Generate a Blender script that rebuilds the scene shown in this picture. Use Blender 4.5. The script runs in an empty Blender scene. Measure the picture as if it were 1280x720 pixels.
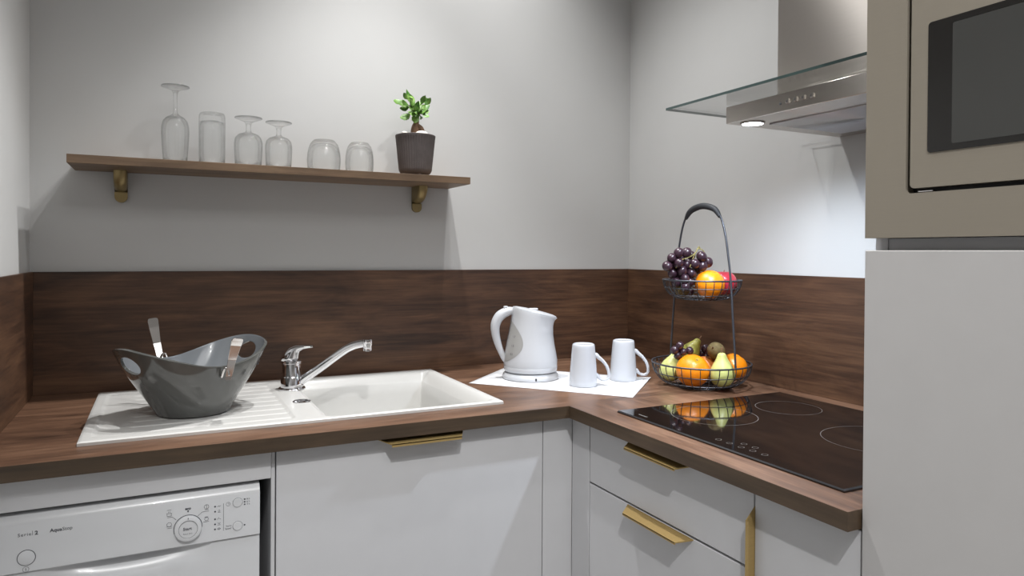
import bpy, bmesh, math, random
from mathutils import Vector, Matrix
R = math.radians
PI = math.pi
scene = bpy.context.scene
COL = scene.collection
random.seed(7)

# ------------------------------------------------------------------ materials
def srgb(r, g, b):
    def f(c):
        c /= 255.0
        return c / 12.92 if c <= .04045 else ((c + .055) / 1.055) ** 2.4
    return (f(r), f(g), f(b), 1.0)

def newmat(name):
    m = bpy.data.materials.new(name); m.use_nodes = True
    nt = m.node_tree
    return m, nt, nt.nodes, nt.links, nt.nodes['Principled BSDF']

def plain(name, col, rough=.5, metal=0.0, var=.04, nscale=8, bump=0.0, bscale=200, coat=0.0, spec=.5, stretch=(1, 1, 1), bdist=.001):
    """colour slightly mottled by noise, with optional fine bump"""
    m, nt, N, L, p = newmat(name)
    tc = N.new('ShaderNodeTexCoord'); mp = N.new('ShaderNodeMapping'); mp.inputs['Scale'].default_value = stretch
    L.new(tc.outputs['Object'], mp.inputs[0])
    no = N.new('ShaderNodeTexNoise'); no.inputs['Scale'].default_value = nscale; no.inputs['Detail'].default_value = 4
    L.new(mp.outputs[0], no.inputs[0])
    rp = N.new('ShaderNodeValToRGB')
    rp.color_ramp.elements[0].position = .3; rp.color_ramp.elements[1].position = .7
    rp.color_ramp.elements[0].color = tuple(c * (1 - var) for c in col[:3]) + (1,)
    rp.color_ramp.elements[1].color = tuple(min(1, c * (1 + var)) for c in col[:3]) + (1,)
    L.new(no.outputs[0], rp.inputs[0]); L.new(rp.outputs[0], p.inputs['Base Color'])
    p.inputs['Roughness'].default_value = rough; p.inputs['Metallic'].default_value = metal
    p.inputs['Coat Weight'].default_value = coat; p.inputs['Specular IOR Level'].default_value = spec
    if bump:
        n2 = N.new('ShaderNodeTexNoise'); n2.inputs['Scale'].default_value = bscale; n2.inputs['Detail'].default_value = 3
        L.new(mp.outputs[0], n2.inputs[0])
        b = N.new('ShaderNodeBump'); b.inputs['Strength'].default_value = bump; b.inputs['Distance'].default_value = bdist
        L.new(n2.outputs[0], b.inputs['Height']); L.new(b.outputs[0], p.inputs['Normal'])
    return m

def wood(name, axis, dark, mid, light, rough=.45, knots=True, gain=1.0, seed=0.0, plankw=None):
    """walnut: grain runs along world axis 'x','y'; plankw adds board-to-board bands"""
    m, nt, N, L, p = newmat(name)
    tc = N.new('ShaderNodeTexCoord')
    mp = N.new('ShaderNodeMapping')
    mp.inputs['Location'].default_value = (seed, seed * .7, seed * 1.3)
    if axis == 'y': mp.inputs['Rotation'].default_value = (0, 0, R(90))
    L.new(tc.outputs['Object'], mp.inputs[0])
    def sc(s):
        q = N.new('ShaderNodeMapping'); q.inputs['Scale'].default_value = s
        L.new(mp.outputs[0], q.inputs[0]); return q
    def noise(s, detail, dist, rough_=.55):
        n = N.new('ShaderNodeTexNoise'); n.inputs['Scale'].default_value = 1
        n.inputs['Detail'].default_value = detail; n.inputs['Distortion'].default_value = dist
        n.inputs['Roughness'].default_value = rough_
        L.new(sc(s).outputs[0], n.inputs[0]); return n.outputs[0]
    n1 = noise((3.2, 22, 22), 9, 1.3, .64)
    n2 = noise((6, 150, 150), 4, .4)
    n3 = noise((1.5, 6.0, 6.0), 5, 1.2)
    def math_(op, a, b):
        q = N.new('ShaderNodeMath'); q.operation = op
        for i, v in enumerate((a, b)):
            if isinstance(v, (int, float)): q.inputs[i].default_value = v
            else: L.new(v, q.inputs[i])
        return q.outputs[0]
    s = math_('ADD', math_('MULTIPLY', n1, .42), math_('ADD', math_('MULTIPLY', n2, .26), math_('MULTIPLY', n3, .54)))
    s = math_('SUBTRACT', s, .11)
    rp = N.new('ShaderNodeValToRGB'); e = rp.color_ramp.elements
    e[0].position = .36; e[0].color = dark; e[1].position = .66; e[1].color = light
    k = rp.color_ramp.elements.new(.5); k.color = mid
    L.new(s, rp.inputs[0]); col = rp.outputs[0]
    if knots:
        vo = N.new('ShaderNodeTexVoronoi'); vo.inputs['Scale'].default_value = 1; vo.inputs['Randomness'].default_value = 1
        L.new(sc((2.6, 9, 9)).outputs[0], vo.inputs['Vector'])
        r2 = N.new('ShaderNodeValToRGB')
        r2.color_ramp.elements[0].position = .0; r2.color_ramp.elements[0].color = (.22, .18, .16, 1)
        r2.color_ramp.elements[1].position = .14; r2.color_ramp.elements[1].color = (1, 1, 1, 1)
        L.new(vo.outputs['Distance'], r2.inputs[0])
        mx = N.new('ShaderNodeMix'); mx.data_type = 'RGBA'; mx.blend_type = 'MULTIPLY'; mx.inputs[0].default_value = .75
        L.new(col, mx.inputs[6]); L.new(r2.outputs[0], mx.inputs[7]); col = mx.outputs[2]
    L.new(col, p.inputs['Base Color'])
    p.inputs['Roughness'].default_value = rough
    b = N.new('ShaderNodeBump'); b.inputs['Strength'].default_value = .12; b.inputs['Distance'].default_value = .001
    L.new(n2, b.inputs['Height']); L.new(b.outputs[0], p.inputs['Normal'])
    return m

def brushed(name, col, rough=.3, axis=(1, 60, 60), aniso=0.0):
    m = plain(name, col, rough, 1.0, .015, 10, .03, 14, stretch=axis, bdist=.0004)
    nt = m.node_tree; p = nt.nodes['Principled BSDF']; p.inputs['Anisotropic'].default_value = .97
    tg = nt.nodes.new('ShaderNodeTangent'); tg.direction_type = 'RADIAL'; tg.axis = 'Z'
    p.inputs['Anisotropic Rotation'].default_value = .25
    nt.links.new(tg.outputs[0], p.inputs['Tangent'])
    return m

def glassmat(name, tint=(1, 1, 1), edge=.6, refr=.35):
    """clear thin glass: see-through head-on, reflective at grazing angles"""
    m = bpy.data.materials.new(name); m.use_nodes = True
    nt = m.node_tree; N = nt.nodes; L = nt.links; N.clear()
    out = N.new('ShaderNodeOutputMaterial')
    tr = N.new('ShaderNodeBsdfTransparent')
    gl = N.new('ShaderNodeBsdfGlossy'); gl.inputs['Roughness'].default_value = .05
    rf = N.new('ShaderNodeBsdfGlass'); rf.inputs['Roughness'].default_value = 0; rf.inputs['IOR'].default_value = 1.45
    rf.inputs['Color'].default_value = (.97, .98, .98, 1)
    lw = N.new('ShaderNodeLayerWeight'); lw.inputs['Blend'].default_value = .5
    rp = N.new('ShaderNodeValToRGB'); rp.color_ramp.elements[0].color = tuple(tint) + (1,)
    rp.color_ramp.elements[0].position = .50
    rp.color_ramp.elements[1].color = (edge, edge, edge, 1)
    L.new(lw.outputs['Facing'], rp.inputs[0]); L.new(rp.outputs[0], tr.inputs[0])
    ge = N.new('ShaderNodeNewGeometry'); mi_ = N.new('ShaderNodeMapRange')
    mi_.inputs['To Min'].default_value = 1.45; mi_.inputs['To Max'].default_value = 1 / 1.45
    L.new(ge.outputs['Backfacing'], mi_.inputs['Value'])
    fr = N.new('ShaderNodeFresnel'); L.new(mi_.outputs[0], fr.inputs['IOR'])
    m1 = N.new('ShaderNodeMixShader'); L.new(fr.outputs[0], m1.inputs[0]); L.new(tr.outputs[0], m1.inputs[1]); L.new(gl.outputs[0], m1.inputs[2])
    m2 = N.new('ShaderNodeMixShader'); m2.inputs[0].default_value = refr
    L.new(m1.outputs[0], m2.inputs[1]); L.new(rf.outputs[0], m2.inputs[2]); L.new(m2.outputs[0], out.inputs[0])
    return m

def emit(name, col, strength):
    m, nt, N, L, p = newmat(name)
    p.inputs['Emission Color'].default_value = col; p.inputs['Emission Strength'].default_value = strength
    p.inputs['Base Color'].default_value = col
    return m

W_D, W_M, W_L = srgb(60, 41, 30), srgb(98, 71, 54), srgb(134, 103, 82)
MT = dict(
    wall=plain('wall_paint', srgb(197, 197, 196), .85, var=.015, nscale=5, bump=.12, bscale=350),
    ceil=plain('ceiling_paint', srgb(225, 224, 221), .9, var=.01),
    floor=plain('floor_grey', srgb(150, 148, 146), .5, var=.06, nscale=3),
    frontwall=plain('far_wall_paint', srgb(168, 164, 160), .85, var=.02),
    cab=plain('matt_white_laminate', srgb(208, 208, 210), .42, var=.012, nscale=20, bump=.05, bscale=600),
    tall=plain('matt_grey_white_laminate', srgb(192, 190, 189), .5, var=.012, nscale=20, bump=.05, bscale=600),
    carcass=plain('carcass_white', srgb(190, 190, 192), .6),
    dwhite=plain('appliance_white', srgb(214, 215, 217), .28, var=.008, coat=.2),
    dgrey=plain('dark_recess', srgb(60, 60, 62), .8),
    mark=plain('print_grey', srgb(70, 72, 78), .6, var=.1),
    marklt=plain('print_light_grey', srgb(140, 142, 148), .6, var=.1),
    markblk=plain('print_black', srgb(30, 30, 34), .6, var=.1),
    wood_sx=wood('walnut_splash_x', 'x', srgb(44, 29, 20), srgb(76, 52, 37), srgb(108, 78, 56), .5, seed=3.1),
    wood_sy=wood('walnut_splash_y', 'y', srgb(44, 29, 20), srgb(76, 52, 37), srgb(108, 78, 56), .5, seed=1.7),
    wood_x=wood('walnut_top_x', 'x', W_D, W_M, W_L, .38, seed=5.2),
    wood_y=wood('walnut_top_y', 'y', W_D, W_M, W_L, .38, seed=2.4),
    edge_x=wood('walnut_edge_x', 'x', srgb(52, 41, 30), srgb(70, 56, 42), srgb(86, 70, 53), .5, False, seed=.4),
    edge_y=wood('walnut_edge_y', 'y', srgb(58, 46, 34), srgb(78, 63, 48), srgb(94, 77, 59), .5, False, seed=.9),
    shelf=wood('walnut_shelf', 'x', srgb(96, 76, 58), srgb(122, 99, 77), srgb(142, 118, 94), .5, False, seed=8.0),
    brass=plain('brushed_brass', srgb(190, 162, 106), .42, .55, .05, 6, .06, 8, stretch=(1, 60, 60), bdist=.0006),
    bronze=plain('antique_bronze', srgb(150, 132, 92), .36, .75, .05, 6),
    steel=brushed('brushed_steel', srgb(196, 190, 184), .33, (60, 1, 60)),
    steelh=brushed('brushed_steel_hood', srgb(188, 182, 176), .25, (60, 1, 60)),
    mwsteel=plain('brushed_champagne_steel', srgb(153, 145, 132), .45, .35, .012, 10, .03, 14, stretch=(60, 1, 60)),
    chrome=plain('chrome', srgb(225, 225, 228), .06, 1.0, .01),
    cutlery=plain('polished_steel', srgb(215, 213, 212), .14, 1.0, .02),
    sink=plain('white_composite', srgb(206, 205, 202), .3, var=.008, nscale=60, coat=.15),
    bowl=plain('grey_melamine', srgb(82, 83, 81), .12, var=.02, nscale=10, coat=.4),
    bowlin=plain('grey_melamine_inside', srgb(118, 122, 126), .2, var=.02, nscale=10, coat=.3),
    kettle=plain('white_plastic', srgb(196, 198, 202), .3, var=.008, coat=.15),
    kgrey=plain('grey_translucent_plastic', srgb(160, 159, 157), .3, var=.02),
    mug=plain('white_porcelain', srgb(196, 199, 205), .2, var=.008, coat=.5),
    paper=plain('white_paper', srgb(212, 213, 216), .9, var=.01, bump=.1, bscale=300),
    wire=plain('dark_grey_wire', srgb(78, 80, 86), .4, .6, .05),
    rubber=plain('black_rubber', srgb(42, 44, 48), .6, var=.08, bump=.2, bscale=500),
    hob=plain('black_ceramic_glass', srgb(14, 12, 12), .06, var=.1, coat=.3, spec=.6),
    ring=plain('hob_print', srgb(120, 116, 112), .3),
    bevel=plain('glass_bevel', srgb(60, 60, 62), .12, .3),
    blackglass=plain('black_glass', srgb(30, 28, 26), .12, var=.05),
    screen=plain('oven_screen', srgb(66, 66, 64), .25, var=.05),
    blackgap=plain('black_plastic', srgb(12, 12, 12), .5),
    glass=glassmat('clear_glass', (1, 1, 1), .42, .34),
    hoodglass=glassmat('hood_plate_glass', (.985, .995, .99), .93, .0),
    glassedge=plain('green_glass_edge', srgb(62, 78, 76), .15, var=.1),
    led=emit('led_white', (.86, .93, 1, 1), 22),
    filt=brushed('hood_filter_steel', srgb(176, 174, 176), .4, (1, 60, 60)),
    pot=plain('charcoal_ceramic', srgb(94, 87, 86), .75, var=.12, nscale=40, bump=.3, bscale=250),
    soil=plain('potting_soil', srgb(70, 52, 40), .9, var=.3, nscale=120, bump=.6, bscale=150),
    bark=plain('ginseng_bark', srgb(112, 84, 62), .7, var=.25, nscale=50, bump=.4, bscale=120),
    pebble=plain('white_pebble', srgb(226, 222, 214), .6, var=.05, nscale=60),
    stemg=plain('green_stem', srgb(92, 104, 52), .6, var=.1),
    orange=plain('orange_peel', srgb(238, 138, 8), .38, var=.06, nscale=25, bump=.35, bscale=260, coat=.25),
    pear=plain('pear_skin', srgb(194, 198, 122), .42, var=.14, nscale=45, coat=.2),
    pear2=plain('green_pear_skin', srgb(150, 148, 66), .45, var=.2, nscale=60, coat=.2),
    apple=plain('red_apple_skin', srgb(176, 46, 62), .3, var=.22, nscale=22, coat=.3),
    peach=plain('peach_skin', srgb(214, 130, 66), .45, var=.3, nscale=14),
    kiwi=plain('kiwi_skin', srgb(112, 96, 60), .8, var=.16, nscale=90, bump=.5, bscale=400),
    grape=plain('purple_grape_skin', srgb(52, 32, 43), .3, var=.45, nscale=28, coat=.25),
    gstem=plain('grape_stalk', srgb(132, 122, 70), .7, var=.2, nscale=80),
)
def leafmat():
    m, nt, N, L, p = newmat('leaf_green')
    tc = N.new('ShaderNodeTexCoord'); no = N.new('ShaderNodeTexNoise'); no.inputs['Scale'].default_value = 35
    L.new(tc.outputs['Object'], no.inputs[0])
    rp = N.new('ShaderNodeValToRGB'); rp.color_ramp.elements[0].color = srgb(58, 104, 32); rp.color_ramp.elements[1].color = srgb(140, 178, 88)
    rp.color_ramp.elements[0].position = .35; rp.color_ramp.elements[1].position = .68
    L.new(no.outputs[0], rp.inputs[0]); L.new(rp.outputs[0], p.inputs['Base Color']); p.inputs['Roughness'].default_value = .45
    return m
MT['leaf'] = leafmat()

# ------------------------------------------------------------------ builders
def tag(o, label=None, cat=None, group=None, kind=None):
    if label: o['label'] = label
    if cat: o['category'] = cat
    if group: o['group'] = group
    if kind: o['kind'] = kind
    return o

def thing(name, loc, label, cat, rotz=0, group=None):
    o = bpy.data.objects.new(name, None); COL.objects.link(o)
    o.empty_display_size = .05
    o.location = loc; o.rotation_euler = (0, 0, rotz)
    return tag(o, label, cat, group)

def root_loc(o):
    while o.parent: o = o.parent
    return Vector(o.location)

def obj(name, bm, mats, parent=None, smooth=False, local=False, base=None, recalc=True):
    """one mesh object; world-space verts are shifted to the root's space unless local"""
    if recalc: bmesh.ops.recalc_face_normals(bm, faces=bm.faces)
    if smooth:
        for f in bm.faces: f.smooth = True
    me = bpy.data.meshes.new(name)
    off = Vector((0, 0, 0))
    if parent is not None and not local: off = root_loc(parent)
    if parent is None and base is not None: off = Vector(base)
    if off.length: bmesh.ops.translate(bm, verts=bm.verts, vec=-off)
    bm.to_mesh(me); bm.free()
    for m in (mats if isinstance(mats, (list, tuple)) else [mats]): me.materials.append(MT[m] if isinstance(m, str) else m)
    o = bpy.data.objects.new(name, me); COL.objects.link(o)
    if parent is not None: o.parent = parent
    elif base is not None: o.location = base
    return o

def sharp(o, ang=35):
    """smooth shading with hard edges above an angle"""
    me = o.data
    bm = bmesh.new(); bm.from_mesh(me)
    for f in bm.faces: f.smooth = True
    for e in bm.edges:
        if len(e.link_faces) == 2 and e.calc_face_angle(0) > R(ang): e.smooth = False
    bm.to_mesh(me); bm.free()
    return o

def add_box(bm, x0, x1, y0, y1, z0, z1, bev=0.0, seg=2, mi=0):
    r = bmesh.ops.create_cube(bm, size=1)
    vs = r['verts']
    for v in vs:
        v.co = Vector(((x0 + x1) / 2 + v.co.x * abs(x1 - x0), (y0 + y1) / 2 + v.co.y * abs(y1 - y0), (z0 + z1) / 2 + v.co.z * abs(z1 - z0)))
    fs = set(f for v in vs for f in v.link_faces)
    for f in fs: f.material_index = mi
    if bev:
        es = set(e for v in vs for e in v.link_edges)
        bmesh.ops.bevel(bm, geom=list(es), offset=bev, segments=seg, profile=.5, affect='EDGES')
    return bm

def box(name, dims, mats, parent=None, bev=.0012, seg=2, base=None, local=False):
    bm = bmesh.new(); add_box(bm, *dims, bev=bev, seg=seg)
    o = obj(name, bm, mats, parent, base=base, local=local)
    return o

def add_lathe(bm, prof, seg=48, c=(0, 0, 0), rfun=None, cap0=True, cap1=True, mi=0):
    rings = []
    for (r, z) in prof:
        if r < 1e-5:
            rings.append([bm.verts.new((c[0], c[1], c[2] + z))]); continue
        ring = []
        for i in range(seg):
            a = 2 * PI * i / seg
            rr = rfun(r, z, a) if rfun else r
            ring.append(bm.verts.new((c[0] + rr * math.cos(a), c[1] + rr * math.sin(a), c[2] + z)))
        rings.append(ring)
    for a, b in zip(rings[:-1], rings[1:]):
        for i in range(seg):
            j = (i + 1) % seg
            if len(a) == 1 and len(b) == 1: continue
            if len(a) == 1: f = bm.faces.new((a[0], b[i], b[j]))
            elif len(b) == 1: f = bm.faces.new((a[i], a[j], b[0]))
            else: f = bm.faces.new((a[i], a[j], b[j], b[i]))
            f.material_index = mi
    if cap0 and len(rings[0]) > 1: bm.faces.new(list(reversed(rings[0]))).material_index = mi
    if cap1 and len(rings[-1]) > 1: bm.faces.new(rings[-1]).material_index = mi
    return bm

def catmull(pts, n=8, closed=False):
    P = [Vector(p) for p in pts]; out = []
    m = len(P)
    rng = range(m) if closed else range(m - 1)
    for i in rng:
        if closed: p0, p1, p2, p3 = P[(i - 1) % m], P[i], P[(i + 1) % m], P[(i + 2) % m]
        else: p0, p1, p2, p3 = P[max(i - 1, 0)], P[i], P[i + 1], P[min(i + 2, m - 1)]
        for k in range(n):
            t = k / n
            out.append(.5 * ((2 * p1) + (-p0 + p2) * t + (2 * p0 - 5 * p1 + 4 * p2 - p3) * t * t + (-p0 + 3 * p1 - 3 * p2 + p3) * t ** 3))
    if not closed: out.append(P[-1])
    return out

def interp(vals, n):
    """resample a list of scalars to n points"""
    out = []
    for i in range(n):
        t = i / (n - 1) * (len(vals) - 1); k = min(int(t), len(vals) - 2); f = t - k
        out.append(vals[k] * (1 - f) + vals[k + 1] * f)
    return out

def add_tube(bm, pts, rad, seg=10, closed=False, flat=1.0, up=None, caps=True, mi=0):
    P = [Vector(p) for p in pts]; n = len(P)
    rads = rad if isinstance(rad, (list, tuple)) else [rad] * n
    if len(rads) != n: rads = interp(list(rads), n)
    rings = []
    nrm = None
    for i in range(n):
        if closed: t = P[(i + 1) % n] - P[(i - 1) % n]
        else: t = P[min(i + 1, n - 1)] - P[max(i - 1, 0)]
        t.normalize()
        if nrm is None:
            ref = Vector(up) if up else (Vector((0, 0, 1)) if abs(t.z) < .9 else Vector((1, 0, 0)))
            nrm = (ref - t * ref.dot(t)).normalized()
        else:
            nrm = (nrm - t * nrm.dot(t)).normalized()
        b = t.cross(nrm)
        r = rads[i]
        rings.append([bm.verts.new(P[i] + nrm * (r * math.cos(2 * PI * k / seg)) + b * (r * flat * math.sin(2 * PI * k / seg))) for k in range(seg)])
    pairs = list(zip(rings[:-1], rings[1:])) + ([(rings[-1], rings[0])] if closed else [])
    for a, b in pairs:
        for k in range(seg):
            j = (k + 1) % seg
            bm.faces.new((a[k], a[j], b[j], b[k])).material_index = mi
    if not closed and caps:
        bm.faces.new(list(reversed(rings[0]))).material_index = mi
        bm.faces.new(rings[-1]).material_index = mi
    return bm

def add_ring(bm, c, r, w, h, seg=64, a0=0, a1=2 * PI):
    """flat printed ring: thin annulus in the xy plane"""
    full = abs(a1 - a0 - 2 * PI) < 1e-6
    n = seg + (0 if full else 1)
    vi, vo = [], []
    for i in range(n):
        a = a0 + (a1 - a0) * i / seg
        vi.append(bm.verts.new((c[0] + (r - w) * math.cos(a), c[1] + (r - w) * math.sin(a), c[2] + h)))
        vo.append(bm.verts.new((c[0] + r * math.cos(a), c[1] + r * math.sin(a), c[2] + h)))
    for i in range(seg):
        j = (i + 1) % n
        bm.faces.new((vi[i], vo[i], vo[j], vi[j]))

def add_sphere(bm, c, r, seg=20, rings=12, sc=(1, 1, 1), rot=None):
    m = Matrix.Translation(Vector(c)) @ (rot.to_4x4() if rot else Matrix.Identity(4)) @ Matrix.Diagonal((r * sc[0], r * sc[1], r * sc[2], 1))
    return bmesh.ops.create_uvsphere(bm, u_segments=seg, v_segments=rings, radius=1, matrix=m)

def add_prism(bm, poly, d, mi=0):
    """poly: list of 3D points (planar); extruded by vector d"""
    d = Vector(d)
    a = [bm.verts.new(Vector(p)) for p in poly]; b = [bm.verts.new(Vector(p) + d) for p in poly]
    n = len(a)
    fs = [bm.faces.new(a), bm.faces.new(list(reversed(b)))]
    for i in range(n): fs.append(bm.faces.new((a[i], b[i], b[(i + 1) % n], a[(i + 1) % n])))
    for f in fs: f.material_index = mi
    return fs

def text_into(bm, s, size, mtx, space=1.0, bold=0.0):
    cu = bpy.data.curves.new('lettering', 'FONT'); cu.body = s; cu.size = size; cu.align_x = 'LEFT'
    cu.space_character = space; cu.offset = bold; cu.resolution_u = 3
    o = bpy.data.objects.new('lettering', cu); COL.objects.link(o)
    dg = bpy.context.evaluated_depsgraph_get()
    me = bpy.data.meshes.new_from_object(o.evaluated_get(dg))
    me.transform(mtx); bm.from_mesh(me)
    bpy.data.objects.remove(o); bpy.data.meshes.remove(me); bpy.data.curves.remove(cu)

# ------------------------------------------------------------------ camera
CP = Vector((-1.4837, -2.0413, 1.2568))
yaw, pit, rol = R(26.5813), R(-.4649), R(.3812)
Fv = Vector((math.sin(yaw) * math.cos(pit), math.cos(yaw) * math.cos(pit), math.sin(pit)))
rt = Vector((math.cos(yaw), -math.sin(yaw), 0)); up = rt.cross(Fv)
Rv = rt * math.cos(rol) + up * math.sin(rol); Uv = -rt * math.sin(rol) + up * math.cos(rol)
cam = bpy.data.cameras.new('camera'); co = bpy.data.objects.new('camera', cam); COL.objects.link(co)
cam.sensor_width = 36; cam.lens = 875.70 * 36 / 1280; cam.shift_y = (323.335 - 360) / 1280; cam.clip_start = .02
co.matrix_world = Matrix(((Rv.x, Uv.x, -Fv.x, CP.x), (Rv.y, Uv.y, -Fv.y, CP.y), (Rv.z, Uv.z, -Fv.z, CP.z), (0, 0, 0, 1)))
scene.camera = co

# ------------------------------------------------------------------ room shell
XL, CEIL, YF = -1.771, 2.88, -3.6
WT = .008                                   # splash panels stand this far off the walls
def struct(name, dims, m):
    o = box(name, dims, m, bev=0); o['kind'] = 'structure'; return o
struct('floor', (XL - .1, .108, YF - .1, .108, -.1, 0), 'floor')
struct('ceiling', (XL - .1, .108, YF - .1, .108, CEIL, CEIL + .1), 'ceil')
struct('wall_back', (XL - .1, WT + .1, WT, WT + .1, 0, CEIL), 'wall')
struct('wall_left', (XL - .1, XL, YF, WT, 0, CEIL), 'wall')
struct('wall_right', (WT, WT + .1, YF, WT, 0, CEIL), 'wall')
struct('wall_front', (XL - .1, WT + .1, YF - .1, YF, 0, CEIL), 'frontwall')

# ------------------------------------------------------------------ splash panels
ZT, ZS, TH = .9, 1.203, .028
tag(box('splashback_panel', (-1.763, 0, 0, WT - .0005, ZT + .0003, ZS), 'wood_sx', base=(-.88, .004, ZT), bev=.0006),
    'long dark walnut splashback panel on the back wall behind tap and kettle', 'splashback', 'walnut splashback panels')
tag(box('splashback_panel', (0, WT - .0005, -1.385, WT - .0005, ZT + .0003, ZS), 'wood_sy', base=(.004, -.69, ZT), bev=.0006),
    'dark walnut splashback panel on the right wall behind the fruit stand', 'splashback', 'walnut splashback panels')
tag(box('splashback_panel', (XL + .0005, -1.763, -.64, WT - .0005, ZT + .0003, ZS), 'wood_sy', base=(-1.767, -.3, ZT), bev=.0006),
    'short walnut splashback panel on the left wall at the picture edge', 'splashback', 'walnut splashback panels')

# ------------------------------------------------------------------ worktop
D1, D2, YE = -.6409, -.6307, -1.3835
SX0, SX1, SY0, SY1 = -1.6205, -.7606, -.5567, -.0556
HX0, HX1, HY0, HY1 = -.5673, -.0627, -.7435, -1.3282
def worktop():
    t = thing('worktop', (-.88, -.3, ZT - TH), 'L-shaped dark walnut kitchen worktop along the back and right walls', 'worktop')
    def slab(name, xs, ys, skip, mtop, medge):
        bm = bmesh.new(); vt = {}
        def v(x, y, z):
            k = (x, y, z)
            if k not in vt: vt[k] = bm.verts.new(k)
            return vt[k]
        cells = [(i, j) for i in range(len(xs) - 1) for j in range(len(ys) - 1) if (i, j) not in skip]
        for (i, j) in cells:
            x0, x1, y0, y1 = xs[i], xs[i + 1], ys[j], ys[j + 1]
            bm.faces.new((v(x0, y0, ZT), v(x1, y0, ZT), v(x1, y1, ZT), v(x0, y1, ZT)))
            f = bm.faces.new((v(x0, y1, ZT - TH), v(x1, y1, ZT - TH), v(x1, y0, ZT - TH), v(x0, y0, ZT - TH))); f.material_index = 1
            for (di, dj, a, b) in ((0, -1, (x0, y0), (x1, y0)), (1, 0, (x1, y0), (x1, y1)), (0, 1, (x1, y1), (x0, y1)), (-1, 0, (x0, y1), (x0, y0))):
                if (i + di, j + dj) not in cells:
                    f = bm.faces.new((v(a[0], a[1], ZT), v(a[0], a[1], ZT - TH), v(b[0], b[1], ZT - TH), v(b[0], b[1], ZT))); f.material_index = 1
        return obj(name, bm, [mtop, medge], t)
    slab('back_run', (XL + .0005, -1.19, -.775, WT - .0005), (D1, -.545, -.068, WT - .0005), {(1, 1)}, 'wood_x', 'edge_x')
    slab('right_run', (D2, WT - .0005), (YE, D1), set(), 'wood_y', 'edge_y')
worktop()

# ------------------------------------------------------------------ base units
FY, FX, FT = -.605, -.600, .018             # door faces
ZD = ZT - TH                                # underside of worktop
def handle_x(parent, xc, w, z, y0, dep=.044):
    """brass edge pull on a front facing -y: a trapezoid lip reaching out"""
    bm = bmesh.new(); i = .021
    add_prism(bm, [(xc - w / 2, y0, z), (xc + w / 2, y0, z), (xc + w / 2 - i, y0 - dep, z - .004), (xc - w / 2 + i, y0 - dep, z - .004)], (0, 0, -.0022))
    add_prism(bm, [(xc - w / 2 + i, y0 - dep, z - .004), (xc + w / 2 - i, y0 - dep, z - .004), (xc + w / 2 - i, y0 - dep, z - .0105), (xc - w / 2 + i, y0 - dep, z - .0105)], (0, .0022, 0))
    return tag(obj('handle', bm, 'brass', parent), 'brushed brass edge pull')
def handle_y(parent, ya, yb, z, x0, dep=.030):
    bm = bmesh.new(); i = .021
    add_prism(bm, [(x0, ya, z), (x0, yb, z), (x0 - dep, yb + i, z - .008), (x0 - dep, ya - i, z - .008)], (0, 0, -.0022))
    add_prism(bm, [(x0 - dep, yb + i, z - .008), (x0 - dep, ya - i, z - .008), (x0 - dep, ya - i, z - .0125), (x0 - dep, yb + i, z - .0125)], (.0022, 0, 0))
    return tag(obj('handle', bm, 'brass', parent), 'brushed brass edge pull')

def carcass_open(bm, x0, x1, y0, y1, z0, z1, t=.016):
    add_box(bm, x0, x0 + t, y0, y1, z0, z1); add_box(bm, x1 - t, x1, y0, y1, z0, z1)
    add_box(bm, x0 + t, x1 - t, y0, y1, z0 + .1, z0 + .1 + t); add_box(bm, x0 + t, x1 - t, y1 - .006, y1, z0 + .1 + t, z1)

sc_ = thing('sink_cabinet', (-.98, -.3, 0), 'white base cabinet under the sink with one wide door', 'cabinet')
bm = bmesh.new(); carcass_open(bm, -1.279, -.682, FY + FT + .002, -.01, 0, ZD - .001); obj('carcass', bm, 'carcass', sc_)
dr = box('door', (-1.2805, -.6815, FY, FY + FT, .1, ZD - .004), 'cab', sc_, bev=.0012)
handle_x(dr, -.981, .197, ZD - .0065, FY + .002)

ep = box('end_panel', (-1.2900, -1.2825, FY + .003, -.01, 0, ZD - .001), 'cab', base=(-1.286, -.3, 0))
tag(ep, 'narrow white upright panel between dishwasher and sink cabinet', 'panel')
tag(box('filler_rail', (-1.7625, -1.2905, FY - .001, FY + .017, .812, ZD - .001), 'cab', base=(-1.53, FY + .008, .812)),
    'white filler rail under the worktop above the dishwasher', 'rail')
cf = thing('corner_filler', (-.63, -.63, 0), 'white corner filler strips where the two cabinet runs meet', 'filler')
bm = bmesh.new(); add_box(bm, -.6795, FX, FY, FY + FT, .0, ZD - .002, .0008); obj('back_strip', bm, 'cab', cf)
bm = bmesh.new(); add_box(bm, FX, FX + FT, -.6805, FY - .0005, .0, ZD - .002, .0008); obj('side_strip', bm, 'cab', cf)

dc = thing('drawer_cabinet', (-.3, -.932, 0), 'white drawer cabinet under the hob with brass pulls', 'cabinet')
bm = bmesh.new()
add_box(bm, FX + FT + .002, -.01, -.699, -.6835, 0, ZD - .012); add_box(bm, FX + FT + .002, -.01, -1.182, -1.166, 0, ZD - .012)
add_box(bm, FX + FT + .002, -.01, -1.166, -.699, .1, .116); add_box(bm, -.016, -.01, -1.166, -.699, .116, ZD - .012)
obj('carcass', bm, 'carcass', dc)
d1 = tag(box('drawer', (FX, FX + FT, -1.1815, -.6835, .732, ZD - .004), 'cab', dc), 'shallow top drawer front')
handle_y(d1, -.836, -1.036, ZD - .0065, FX + .002, .033)
d2 = tag(box('drawer', (FX, FX + FT, -1.1815, -.6835, .1, .7275), 'cab', dc), 'deep lower drawer front')
handle_y(d2, -.829, -1.036, .7275, FX + .002)

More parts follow.
